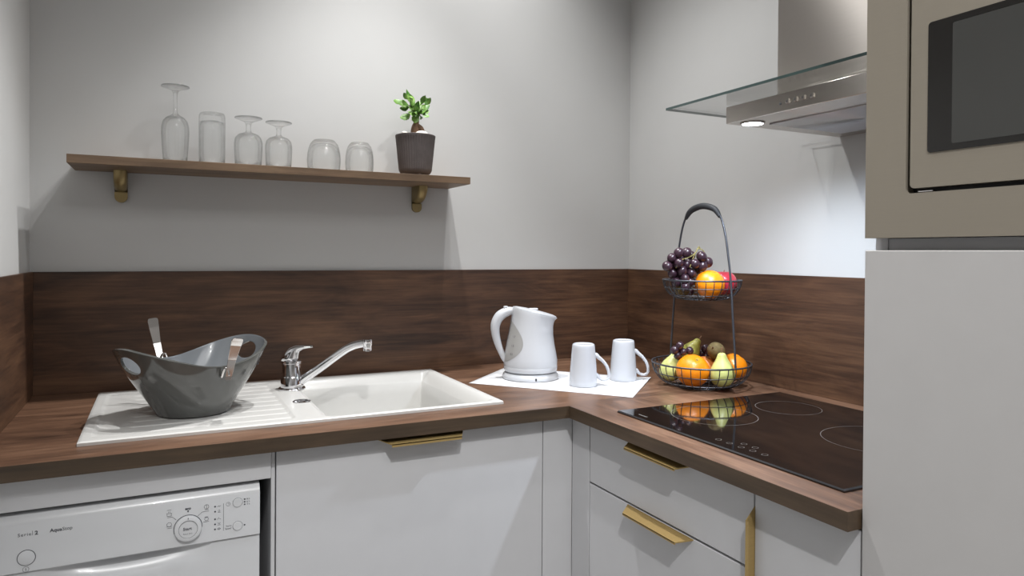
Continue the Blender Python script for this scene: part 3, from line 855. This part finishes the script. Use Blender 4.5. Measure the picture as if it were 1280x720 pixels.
# body: loft of ellipses (x radius left/right, depth radius) by height, slanted top
KS = [(.0215, -.0735, .0735, .0735), (.026, -.0760, .0755, .0760), (.034, -.0768, .0762, .0768), (.036, -.0758, .0752, .0758), (.0375, -.0766, .0760, .0766), (.052, -.0766, .0760, .0766), (.075, -.0740, .0722, .0735),
      (.100, -.0690, .0672, .0690), (.125, -.0632, .0640, .0650), (.150, -.0580, .0640, .0620), (.168, -.0556, .0668, .0605), (.1795, -.0552, .0715, .0598), (.1850, -.0552, .0760, .0594), (.1880, -.0545, .0766, .0588)]
def ksec(t):
    """section at height t: (xl, xr, ry)"""
    for a_, b_ in zip(KS[:-1], KS[1:]):
        if t <= b_[0]:
            f = (t - a_[0]) / (b_[0] - a_[0]); return tuple(a_[k] + (b_[k] - a_[k]) * f for k in (1, 2, 3))
    return KS[-1][1:]
def slant(x, t):
    """raise the handle side near the top so the lid slopes to the spout"""
    f = max(0, (t - .09) / (.188 - .09)); return t - f * f * (x - .0) * .235
def kring(bm, t, off=0.0, seg=64, shrink=1.0):
    xl, xr, ry = ksec(t); cx = (xl + xr) / 2; rx = (xr - xl) / 2
    ring = []
    pinch = max(0, (t - .14) / .048)
    for k in range(seg):
        a = 2 * PI * k / seg
        yy = ry * math.sin(a) * shrink
        if math.cos(a) > 0: yy *= 1 - .34 * pinch * math.cos(a) ** 1.5
        x = cx + (rx + off) * math.cos(a) * shrink
        yy += off * math.sin(a)
        ring.append(bm.verts.new((x, yy, slant(x, t))))
    return ring
def bridge(bm, rings):
    n = len(rings[0])
    for a_, b_ in zip(rings[:-1], rings[1:]):
        for k in range(n): bm.faces.new((a_[k], a_[(k + 1) % n], b_[(k + 1) % n], b_[k]))
bm = bmesh.new()
rings = [kring(bm, t) for t in [k[0] for k in KS[:5]] + [.044 + .006 * i for i in range(24)] + [.1850, .1880]]
bridge(bm, rings)
bm.faces.new(list(reversed(rings[0]))); bm.faces.new(rings[-1])
body = sharp(obj('body', bm, 'kettle', kt, local=True), 35)
bm = bmesh.new()
rings = [kring(bm, .1880, 0, 64, s) for s in (.965, .95, .80, .5, .2)]
for q, ring in enumerate(rings):
    for v in ring: v.co.z += (.0005, .0035, .0062, .0078, .0085)[q]
bridge(bm, rings); bm.faces.new(rings[-1])
lid = sharp(obj('lid', bm, 'kettle', kt, local=True), 35)
bm = bmesh.new(); add_box(bm, -.006, .020, -.007, .007, .1930, .1985, .0025, 3)
obj('lid_catch', bm, 'kettle', lid, local=True)
# handle: flattened loop from the top back to low on the body
bm = bmesh.new()
hp = catmull([(-.040, 0, .1905), (-.066, 0, .1895), (-.090, 0, .176), (-.1015, 0, .154), (-.1020, 0, .130), (-.0950, 0, .100), (-.0850, 0, .074), (-.0760, 0, .055), (-.0660, 0, .043)], 7)
add_tube(bm, hp, [.0080, .0125, .0140, .0132, .0115, .0098, .0082, .0070, .0055], 20, flat=1.05, up=(0, 1, 0))
hd = obj('handle', bm, 'kettle', kt, smooth=True, local=True)
bm = bmesh.new(); add_box(bm, -.079, -.067, -.006, .006, .1990, .2050, .002, 2); obj('switch', bm, 'kettle', hd, local=True)
# water window patch hugging the body on each side of the handle
for sgn in (-1, 1):
    bm = bmesh.new(); rows = []
    n = 26; wt0, wt1 = .0480, .158
    for i in range(n + 1):
        t = wt0 + (wt1 - wt0) * i / n
        xl, xr, ry = ksec(t); cx = (xl + xr) / 2; rx = (xr - xl) / 2
        a0 = R(180) - R(4); f = i / n
        wdt = R(60) * (math.sin(PI * min(1, max(0, f))) ** .62) * (1 - .12 * f) + R(1)
        row = []
        for k in range(9):
            a = a0 - wdt * k / 8
            x = cx + (rx + .0006) * math.cos(a)
            row.append(bm.verts.new((x, sgn * (ry + .0006) * math.sin(a), slant(x, t))))
        rows.append(row)
    for a_, b_ in zip(rows[:-1], rows[1:]):
        for k in range(8): bm.faces.new((a_[k], a_[k + 1], b_[k + 1], b_[k]))
    ww = tag(obj('water_window', bm, 'kgrey', kt, smooth=True, local=True), 'grey translucent water level window')
    if sgn < 0:
        for t, s in ((.118, '1.7'), (.094, '1.0'), (.071, '0.5')):
            bm = bmesh.new()
            xl, xr, ry = ksec(t); cx = (xl + xr) / 2; rx = (xr - xl) / 2
            a = R(180 - 33); nrm = Vector((math.cos(a) / rx, -math.sin(a) / ry, 0)).normalized()
            p = Vector((cx + (rx + .0012) * math.cos(a), -(ry + .0012) * math.sin(a), slant(cx + rx * math.cos(a), t)))
            xax = Vector((0, 0, 1)).cross(nrm).normalized()
            zt = nrm
            m = Matrix((xax.to_4d(), Vector((0, 0, 1)).to_4d(), zt.to_4d(), (0, 0, 0, 1))).transposed()
            for r_ in range(3): m[r_][3] = p[r_]
            m[3][0] = m[3][1] = m[3][2] = 0; m[3][3] = 1
            text_into(bm, s, .0085, m @ Matrix.Translation((-.003, 0, .0006)))
            obj('level_number', bm, 'mark', ww, local=True, recalc=False)

# ------------------------------------------------------------------ mugs (upside down)
def mug(x, y, rz, label):
    t = thing('mug', (x, y, ZP + .0004), label, 'mug', rotz=rz, group='white mugs on the paper mat')
    bm = bmesh.new()
    add_lathe(bm, [(.0265, .100), (.0300, .060), (.0345, .004), (.0352, 0), (.0372, 0), (.0380, .0015), (.0375, .012), (.0355, .045), (.0330, .078), (.0308, .102), (.0300, .1085), (.0285, .1115), (.0262, .1122), (.0245, .1108), (0, .1105)], 56)
    sharp(obj('body', bm, 'mug', t, smooth=True, local=True), 60)
    bm = bmesh.new()
    pts = catmull([(.0300, 0, .083), (.0345, 0, .081), (.0415, 0, .0745), (.0540, 0, .0640), (.0645, 0, .0480), (.0690, 0, .0300), (.0660, 0, .0190), (.0560, 0, .0150), (.0440, 0, .0190), (.0385, 0, .0260), (.0345, 0, .030)], 6)
    add_tube(bm, pts, [.0062, .0066, .0055, .0046, .0046, .0046, .0043, .0042, .0044, .0052, .0050], 14, flat=.95, up=(0, 1, 0))
    obj('handle', bm, 'mug', t, smooth=True, local=True)
mug(-.4650, -.4400, R(-29), 'white porcelain mug upside down on the mat, nearest the kettle')
mug(-.3170, -.4165, R(-33), 'white porcelain mug upside down on the mat, nearest the fruit stand')

# ------------------------------------------------------------------ two-tier fruit stand
FC = Vector((-.181, -.582, 0)); FZ = ZT
fs = thing('fruit_stand', (FC.x, FC.y, FZ), 'two-tier dark wire fruit basket stand with a black grip', 'fruit stand')
def basket(name, rb, rt_, z0, z1, nw, hoops):
    bm = bmesh.new()
    def pr(t): return rb + (rt_ - rb) * math.sin(t), z0 + (z1 - z0) * (1 - math.cos(t))
    def hoop(r, z, w):
        add_tube(bm, [(FC.x + r * math.cos(2 * PI * k / 64), FC.y + r * math.sin(2 * PI * k / 64), z) for k in range(64)], w, 8, closed=True)
    hoop(rt_, z1, .0024); hoop(rb, z0, .0018)
    for t in hoops: r, z = pr(t); hoop(r, z, .0013)
    for k in range(nw):
        a = 2 * PI * (k + .5) / nw; pts = []
        for i in range(11):
            r, z = pr(PI / 2 * i / 10); pts.append((FC.x + r * math.cos(a), FC.y + r * math.sin(a), z))
        add_tube(bm, pts, .0012, 6)
    for k in range(5):      # floor wires
        x = -rb + 2 * rb * (k + .5) / 5; h = math.sqrt(rb * rb - x * x)
        add_tube(bm, [(FC.x + x, FC.y - h, z0), (FC.x + x, FC.y + h, z0)], .0012, 6)
        add_tube(bm, [(FC.x - h, FC.y + x, z0 + .0004), (FC.x + h, FC.y + x, z0 + .0004)], .0012, 6)
    return obj(name, bm, 'wire', fs, smooth=True)
tag(basket('basket', .058, .130, FZ + .0022, .9660, 34, (R(38), R(66))), 'larger lower wire basket')
tag(basket('basket', .050, .1026, 1.1360, 1.1873, 30, (R(40), R(66))), 'smaller upper wire basket')
bm = bmesh.new()
hw_ = [(-.127, .964), (-.1245, 1.00), (-.117, 1.08), (-.1075, 1.1873), (-.098, 1.25), (-.086, 1.31), (-.070, 1.352), (-.045, 1.376), (0, 1.386)]
pts = [(FC.x, FC.y + y, z) for y, z in hw_] + [(FC.x, FC.y - y, z) for y, z in reversed(hw_[:-1])]
add_tube(bm, catmull(pts, 6), .0028, 10)
obj('carrying_frame', bm, 'wire', fs, smooth=True)
bm = bmesh.new()
gp = catmull([(FC.x, FC.y + .0665, 1.3545), (FC.x, FC.y + .045, 1.3765), (FC.x, FC.y, 1.3865), (FC.x, FC.y - .045, 1.3765), (FC.x, FC.y - .0665, 1.3545)], 8)
add_tube(bm, gp, [.0042, .0072, .0085, .0085, .0085, .0072, .0042], 14)
obj('grip', bm, 'rubber', fs, smooth=True)

# ------------------------------------------------------------------ fruit
Vd, Rd = Vector((.665, .747, 0)), Vector((.747, -.665, 0))
def fp(a, b, z): return FC + Rd * a - Vd * b + Vector((0, 0, z))
def orange(p, r, label, tilt=(0, 0)):
    t = thing('orange', p, label, 'orange', group='oranges in the fruit stand'); t.rotation_euler = (tilt[0], tilt[1], 0)
    bm = bmesh.new(); add_sphere(bm, (0, 0, 0), r, 40, 24, (1, 1, .96))
    for v in bm.verts:
        d = math.hypot(v.co.x, v.co.y) / r
        if v.co.z > 0: v.co.z -= .10 * r * math.exp(-(d / .14) ** 2)
    obj('flesh', bm, 'orange', t, smooth=True, local=True)
    bm = bmesh.new(); add_lathe(bm, [(.0035, .86 * r), (.0035, .885 * r), (.002, .895 * r), (0, .895 * r)], 10); obj('stem_scar', bm, 'stemg', t, smooth=True, local=True)
orange(Vector((-0.2301, -0.6054, 0.9497)), .0435, 'large orange at the front of the lower basket', (R(35), R(-10)))
orange(Vector((-0.1103, -0.6289, 0.9550)), .0365, 'orange behind the front pear at the right of the lower basket', (R(20), R(30)))
orange(Vector((-0.1915, -0.6245, 1.1778)), .0385, 'orange in the upper basket beside the grapes', (R(25), R(5)))
PEAR = [(.0, -.0010), (.008, -.0015), (.018, .002), (.0265, .010), (.0310, .022), (.0315, .033), (.0285, .046), (.0225, .058), (.0165, .068), (.0125, .077), (.0100, .083), (.0060, .0865), (0, .0870)]
def pear(p, axis, s, label, m='pear'):
    """p: centre of the fat end; axis: towards the stem"""
    t = thing('pear', p, label, 'pear', group='pears in the lower basket')
    q = Vector((0, 0, 1)).rotation_difference(Vector(axis).normalized()); t.rotation_mode = 'QUATERNION'; t.rotation_quaternion = q
    bm = bmesh.new(); add_lathe(bm, [(r * s, (z - .030) * s) for r, z in catmull2(PEAR)], 36, cap0=False, cap1=False)
    obj('flesh', bm, m, t, smooth=True, local=True)
    bm = bmesh.new(); add_tube(bm, catmull([(0, 0, .055 * s), (.001, 0, .062 * s), (.003, .001, .070 * s)], 4), [.0016, .0014, .0020], 8); obj('stem', bm, 'bark', t, smooth=True, local=True)
def catmull2(prof):
    return [(max(p.x, 0), p.z) for p in catmull([(r, 0, z) for r, z in prof], 3)]
pear(Vector((-0.1776, -0.6588, 0.9440)), (-.05, .0, .95), 1.0, 'yellow-green pear standing at the front right of the lower basket')
pear(Vector((-0.2447, -0.5333, 0.9420)), Rd * .30 + Vd * .15 + Vector((0, 0, .9)), .92, 'yellow-green pear at the left end of the lower basket')
pear(Vector((-0.1639, -0.5171, 0.9820)), Rd * .50 + Vector((0, 0, .8)), .80, 'green pear poking its neck up at the back of the lower basket', 'pear2')
def apple(name, p, r, label, m, cat):
    t = thing(name, p, label, cat, group='apples in the fruit stand' if cat == 'apple' else None)
    bm = bmesh.new(); add_sphere(bm, (0, 0, 0), r, 36, 24)
    for v in bm.verts:
        d = math.hypot(v.co.x, v.co.y) / r; z = v.co.z / r
        v.co.z -= r * (.30 * math.exp(-(d / .22) ** 2) if z > 0 else -.16 * math.exp(-(d / .25) ** 2))
        k = 1 + .05 * z; v.co.x *= k; v.co.y *= k; v.co.z *= .95
    obj('flesh', bm, m, t, smooth=True, local=True)
    bm = bmesh.new(); add_tube(bm, [(0, 0, .60 * r), (.001, 0, .8 * r), (.003, 0, 1.0 * r)], .0013, 7); obj('stem', bm, 'bark', t, smooth=True, local=True)
apple('apple', Vector((-0.1209, -0.5996, 1.1790)), .0355, 'red apple at the right of the upper basket', 'apple', 'apple')
apple('apple', Vector((-0.1017, -0.5371, 0.9475)), .0300, 'dark red apple at the back of the lower basket behind the kiwi', 'apple', 'apple')
apple('peach', Vector((-0.1602, -0.5774, 0.9523)), .0300, 'orange-red peach behind the large front orange in the lower basket', 'peach', 'peach')
def kiwi(p, rot, s, label):
    t = thing('kiwi', p, label, 'kiwi', group='kiwis in the fruit stand'); t.rotation_euler = rot
    bm = bmesh.new(); add_sphere(bm, (0, 0, 0), s, 32, 20, (1.20, .95, .95)); obj('flesh', bm, 'kiwi', t, smooth=True, local=True)
    bm = bmesh.new(); add_lathe(bm, [(.0025, 0), (.0022, .0030), (.0008, .0045), (0, .0046)], 8)
    bm.transform(Matrix.Translation((1.19 * s, 0, 0)) @ Matrix.Rotation(R(90), 4, 'Y')); obj('stem_end', bm, 'bark', t, local=True)
kiwi(Vector((-0.1543, -0.6100, 0.9977)), (0, R(-25), R(-150)), .0245, 'brown kiwi resting on top of the lower basket fruit')
kiwi(Vector((-0.2339, -0.5657, 1.1615)), (0, R(10), R(40)), .0200, 'brown kiwi under the grapes in the upper basket')

def grapes(name, label, pts, stalks, r=.0130):
    c = sum((Vector(p) for p in pts), Vector()) / len(pts); c.z = min(p[2] for p in pts) - r
    t = thing(name, c, label, 'grapes', group='grape bunches in the fruit stand')
    rnd = random.Random(5)
    bm = bmesh.new(); add_sphere(bm, (0, 0, 0), 1, 20, 14, (1, 1, 1.1))
    first = None
    for p in pts:
        s = r * rnd.uniform(.90, 1.06)
        if first is None:
            first = obj('grape', bm, 'grape', t, smooth=True, local=True); g_ = first
        else:
            g_ = first.copy(); COL.objects.link(g_); g_.parent = t
        g_.location = Vector(p) - c; g_.scale = (s, s, s); g_.rotation_euler = (rnd.uniform(-.8, .8), rnd.uniform(-.8, .8), 0)
    bm = bmesh.new()
    for st in stalks: add_tube(bm, catmull(st, 5), [.0018, .0014, .0012], 7)
    obj('stalk', bm, 'gstem', t, smooth=True)
GF = [(-0.2681, -0.5906, 1.2602), (-0.2460, -0.5950, 1.2605), (-0.2837, -0.5814, 1.2471), (-0.2548, -0.5828, 1.2440), (-0.2789, -0.5688, 1.2293), (-0.2975, -0.5803, 1.2248), (-0.2707, -0.5941, 1.2330), (-0.2404, -0.5897, 1.2283), (-0.2296, -0.6089, 1.2317), (-0.2129, -0.6161, 1.2508), (-0.1884, -0.6123, 1.2353), (-0.2086, -0.6140, 1.2260), (-0.2753, -0.5745, 1.2060), (-0.2557, -0.5895, 1.2120), (-0.2323, -0.5986, 1.2069), (-0.2538, -0.5999, 1.1923), (-0.2343, -0.5950, 1.1827), (-0.2680, -0.5805, 1.1814), (-0.2521, -0.5992, 1.1699)]
GB = [(-0.2182, -0.5817, 1.2538), (-0.2528, -0.5578, 1.1961), (-0.2440, -0.5691, 1.2137), (-0.2054, -0.5880, 1.2165), (-0.2635, -0.5582, 1.2157), (-0.2453, -0.5786, 1.1931), (-0.2220, -0.5777, 1.2322), (-0.2230, -0.5779, 1.1938), (-0.2515, -0.5631, 1.2339), (-0.2000, -0.5555, 1.1562), (-0.2175, -0.5471, 1.1874), (-0.2049, -0.5661, 1.1860)]
grapes('grape_bunch', 'large bunch of dark purple grapes heaped in the upper basket', GF + GB,
       [[(-.2172, -.6062, 1.2719), (-.232, -.606, 1.248), (-.2461, -.6089, 1.2222)], [(-.2172, -.6062, 1.2719), (-.207, -.612, 1.268), (-.1982, -.6158, 1.2571)],
        [(-.2250, -.606, 1.2600), (-.240, -.603, 1.250), (-.2600, -.6, 1.2440)], [(-.2600, -.6, 1.2440), (-.272, -.596, 1.236), (-.2790, -.593, 1.2200)],
        [(-.2172, -.6062, 1.2719), (-.214, -.607, 1.277), (-.2100, -.608, 1.2700)]])
GL = [(-0.2471, -0.5733, 1.0127), (-0.2584, -0.5659, 1.0002), (-0.2386, -0.5777, 0.9962), (-0.2493, -0.5680, 0.9848), (-0.2214, -0.5826, 0.9987), (-0.2402, -0.5606, 1.0017)]
grapes('grape_bunch', 'small cluster of purple grapes at the left of the lower basket', GL, [[(-.246, -.572, 1.012), (-.243, -.570, 1.000), (-.240, -.568, .990)]], .0105)
GK = [(-0.1260, -0.5361, 0.9943), (-0.1187, -0.5481, 0.9831), (-0.1269, -0.5249, 0.9802)]
grapes('grape_bunch', 'few purple grapes at the back of the lower basket behind the kiwi', GK, [[(-0.1260, -0.5361, 1.0003), (-0.1260, -0.5361, 0.9943), (-0.1187, -0.5481, 0.9831)]], .0105)

# ------------------------------------------------------------------ induction hob
hb = thing('induction_hob', ((HX0 + HX1) / 2, (HY0 + HY1) / 2, ZT), 'black glass induction hob with thin white cooking rings in the worktop', 'hob')
bm = bmesh.new(); add_box(bm, HX0, HX1, HY1, HY0, ZT + .0002, ZT + .0050)
es = [e for e in bm.edges if min(e.verts[0].co.z, e.verts[1].co.z) > ZT + .004]
r_ = bmesh.ops.bevel(bm, geom=es, offset=.0022, segments=1, affect='EDGES')
for f in r_['faces']: f.material_index = 1
hbo = obj('glass_plate', bm, ['hob', 'bevel'], hb)
for (x, y, r) in ((-.402, -.872, .092), (-.194, -.888, .072), (-.256, -1.165, .106), (-.452, -1.205, .072)):
    if x < -.44: continue
    bm = bmesh.new(); add_ring(bm, (x, y, ZT + .00515), r, .0008, 0, 96); obj('cooking_ring', bm, 'ring', hbo, recalc=False)
for (x, y) in ((-.536, -1.0586), (-.5156, -1.0743), (-.5363, -1.0882), (-.515, -1.1011), (-.5347, -1.1147), (-.5344, -1.1423), (-.5363, -1.030)):
    bm = bmesh.new(); add_ring(bm, (x, y, ZT + .00515), .0058, .0007, 0, 24); obj('touch_key', bm, 'ring', hbo, recalc=False)
bm = bmesh.new()
for k in range(6): add_box(bm, -.549, -.545, -.7965 - k * .005, -.7965 - k * .005 - .0032, ZT + .0050, ZT + .00515)
obj('hob_lettering', bm, 'ring', hbo, recalc=False)

# ------------------------------------------------------------------ cooker hood
hd_ = thing('cooker_hood', (-.18, -1.056, 1.547), 'stainless steel chimney cooker hood with a flat glass plate on the right wall', 'cooker hood')
HB0, HB1, HZ0, HZ1, HBX = -.857, -1.257, 1.5468, 1.584, -.361
bm = bmesh.new()
add_box(bm, HBX, WT, HB1, HB0, HZ0, HZ1, .0010, 1)
hbody = obj('body', bm, 'steelh', hd_)
bm = bmesh.new(); add_box(bm, -.280, -.045, -1.205, -.905, HZ0 - .0022, HZ0 + .0005, .0006, 1)
tag(obj('grease_filter', bm, 'filt', hbody), 'flat metal grease filter')
for k, yy in enumerate((-.893, -1.213)):
    bm = bmesh.new(); add_lathe(bm, [(.0265, .0005), (.0265, -.0022), (.0225, -.0022), (.0225, -.0008), (0, -.0008)], 40, (-.3175, yy, HZ0))
    lm = obj('lamp_ring', bm, 'steelh', hbody)
    bm = bmesh.new(); add_lathe(bm, [(.0222, -.0010), (.0215, -.0024), (0, -.0028)], 40, (-.3175, yy, HZ0), cap0=True)
    obj('lamp_lens', bm, 'led' if k == 0 else 'cutlery', lm)
for k, yy in enumerate((-1.0296, -1.0494, -1.0678, -1.0885)):
    bm = bmesh.new(); add_box(bm, HBX - .0040, HBX + .001, yy - .0050, yy + .0050, 1.5600, 1.5695, .0010, 2); bt = obj('button', bm, 'steelh', hbody)
    bm = bmesh.new(); add_box(bm, HBX - .00425, HBX - .0039, yy - .0012, yy + .0012, 1.5625, 1.5668); obj('button_mark', bm, 'mark', bt)
bm = bmesh.new(); add_lathe(bm, [(.0024, 0), (.0024, .001), (0, .0012)], 12); bm.transform(Matrix.Translation((HBX, -1.0103, 1.5632)) @ Matrix.Rotation(R(-90), 4, 'Y'))
obj('indicator_light', bm, 'mark', hbody)
bm = bmesh.new(); add_box(bm, -.4485, -.020, -1.355, -.757, 1.5860, 1.5915)
for f in bm.faces:
    if abs(f.normal.z) < .5: f.material_index = 1
obj('glass_plate', bm, ['hoodglass', 'glassedge'], hd_)
bm = bmesh.new(); add_box(bm, -.300, WT, -1.250, -.862, HZ1, 1.5858); obj('mounting_frame', bm, 'steelh', hd_)
bm = bmesh.new(); add_box(bm, -.2800, WT, -1.185, -.9265, 1.5917, CEIL - .001, .0015, 2)
chm = obj('chimney', bm, 'steel', hd_)

# ------------------------------------------------------------------ tall unit and microwave
tu = thing('tall_cabinet', (-.29, -1.69, 0), 'tall grey-white cabinet housing the microwave at the right edge', 'cabinet')
bm = bmesh.new(); TX, TY0, TY1 = -.583, -1.3875, -1.985
add_box(bm, TX, 0, TY0 - .018, TY0, 0, 2.2); add_box(bm, TX, 0, TY1, TY1 + .018, 0, 2.2)
add_box(bm, TX + .002, 0, TY1 + .018, TY0 - .018, 1.262, 1.280); add_box(bm, TX, 0, TY1 + .018, TY0 - .018, 2.182, 2.2)
add_box(bm, TX + .004, 0, TY1 + .018, TY0 - .018, .1, .116); add_box(bm, -.008, 0, TY1 + .018, TY0 - .018, .116, 2.182)
obj('carcass', bm, 'carcass', tu)
box('door', (-.605, -.5855, -1.985, -1.3866, .1, 1.2637), 'tall', tu, bev=.0012)
mw = thing('built_in_microwave', (-.4, -1.69, 1.281), 'built-in microwave with champagne steel frame and black glass door', 'microwave')
MY0, MY1, MZ0, MZ1 = -1.3864, -1.985, 1.2806, 1.80
# frame with a rounded opening
def round_rect(y0, y1, z0, z1, r, n=8):
    pts = []
    for (cy, cz, a0) in ((y1 + r, z0 + r, 180), (y0 - r, z0 + r, 270), (y0 - r, z1 - r, 0), (y1 + r, z1 - r, 90)):
        for k in range(n + 1):
            a = R(a0 + 90 * k / n); pts.append((cy + r * math.cos(a), cz + r * math.sin(a)))
    return pts
bm = bmesh.new()
inn = round_rect(-1.4455, -1.926, 1.3385, 1.742, .007); n_ = len(inn)
outp = []
for k, (y, z) in enumerate(inn):
    c = k // 9; outp.append(((MY1, MZ0), (MY0, MZ0), (MY0, MZ1), (MY1, MZ1))[c])
vi = [bm.verts.new((-.605, y, z)) for y, z in inn]
cor = [bm.verts.new((-.605, y, z)) for y, z in ((MY1, MZ0), (MY0, MZ0), (MY0, MZ1), (MY1, MZ1))]
for k in range(n_):
    a_, b_ = k, (k + 1) % n_; ca, cb = cor[a_ // 9], cor[b_ // 9]
    if ca is cb: bm.faces.new((vi[a_], vi[b_], ca))
    else: bm.faces.new((vi[a_], vi[b_], cb, ca))
ext = bmesh.ops.extrude_edge_only(bm, edges=[e for e in bm.edges if len(e.link_faces) == 1])
for v in [q for q in ext['geom'] if isinstance(q, bmesh.types.BMVert)]: v.co.x = -.5860
obj('trim_frame', bm, 'mwsteel', mw)
bm = bmesh.new(); add_box(bm, -.590, -.05, -1.955, -1.418, 1.288, 1.790); obj('oven_body', bm, 'blackgap', mw)
bm = bmesh.new(); p = round_rect(-1.4520, -1.919, 1.3447, 1.736, .006)
add_prism(bm, [(-.606, y, z) for y, z in p], (.014, 0, 0)); mdoor = obj('door', bm, 'mwsteel', mw)
bm = bmesh.new(); p = round_rect(-1.4755, -1.80, 1.3885, 1.5545, .004)
add_prism(bm, [(-.6072, y, z) for y, z in p], (.0015, 0, 0)); mg = tag(obj('window_glass', bm, 'blackglass', mdoor), 'black glass window')
bm = bmesh.new(); p = round_rect(-1.5065, -1.77, 1.3965, 1.5460, .002)
add_prism(bm, [(-.6076, y, z) for y, z in p], (.0006, 0, 0)); obj('viewing_screen', bm, 'screen', mg)
bm = bmesh.new(); add_box(bm, -.5990, -.5930, -1.478, -1.458, 1.3395, 1.3418, .0006, 1); obj('vent_clip', bm, 'cutlery', mw)

# ------------------------------------------------------------------ lights
def spot(name, loc, tgt, watt, ang, blend, size, col=(1, .97, .93)):
    l = bpy.data.lights.new(name, 'SPOT'); l.energy = watt; l.spot_size = R(ang); l.spot_blend = blend; l.shadow_soft_size = size; l.color = col
    o = bpy.data.objects.new(name, l); COL.objects.link(o); o.location = loc
    d = Vector(tgt) - Vector(loc); o.rotation_euler = d.to_track_quat('-Z', 'Y').to_euler(); return o
def area(name, loc, tgt, watt, sx, sy, col=(1, 1, 1)):
    l = bpy.data.lights.new(name, 'AREA'); l.energy = watt; l.shape = 'RECTANGLE'; l.size = sx; l.size_y = sy; l.color = col
    o = bpy.data.objects.new(name, l); COL.objects.link(o); o.location = loc
    d = Vector(tgt) - Vector(loc); o.rotation_euler = d.to_track_quat('-Z', 'Y').to_euler(); return o
def downlight(name, x, y, watt, beam, spill, size=.03, col=(1, .985, .96)):
    """recessed lamp: a tight beam inside a wide soft spill"""
    spot(name + '_beam', (x, y, CEIL - .03), (x, y, 0), watt * beam, 66, .55, size, col)
    spot(name + '_spill', (x, y, CEIL - .03), (x, y, 0), watt * spill, 150, 1, size, col)
WARM = (1, .998, .99)
spot('downlight_counter', (-.60, -.34, CEIL - .03), (-.88, -.40, 0), 60, 98, .75, .016, WARM)
spot('downlight_sink', (-.92, -.40, CEIL - .03), (-1.12, -.74, 0), 92, 74, .6, .018, WARM)
spot('downlight_sink_spill', (-.92, -.40, CEIL - .03), (-.70, -1.0, 1.2), 9, 120, 1, .03, WARM)
spot('downlight_corner', (-1.50, -.36, CEIL - .03), (-.80, -.90, 1.2), 9, 110, 1, .03, WARM)
spot('downlight_middle', (-.74, -1.08, CEIL - .03), (-.72, -1.06, 0), 26, 112, .45, .03, WARM)
spot('downlight_entry', (-1.50, -2.55, CEIL - .03), (-.60, -1.20, .45), 120, 58, .6, .03, WARM)
spot('downlight_door', (-1.35, -2.9, CEIL - .03), (-1.35, -2.6, 0), 24, 140, 1, .04, WARM)
area('ambient_fill', (-.9, -2.6, CEIL - .02), (-.9, -2.6, 0), 15, 1.2, 1.0, (1, 1, 1))  # unseen area light added under the ceiling to raise the ambient level
for yy, w in ((-.893, 15.0),):
    spot('hood_lamp', (-.3175, yy, HZ0 - .006), (-.3175, yy, 0), w * 2, 160, 1, .018, (.78, .87, 1))

w = bpy.data.worlds.new('world'); scene.world = w; w.use_nodes = True
w.node_tree.nodes['Background'].inputs[0].default_value = (.8, .8, .82, 1); w.node_tree.nodes['Background'].inputs[1].default_value = .3

scene.view_settings.view_transform = 'Standard'
scene.view_settings.look = 'None'
scene.view_settings.exposure = 0
cy = scene.cycles
cy.use_denoising = True
cy.caustics_reflective = False; cy.caustics_refractive = False
cy.max_bounces = 10; cy.transparent_max_bounces = 16; cy.sample_clamp_indirect = 6
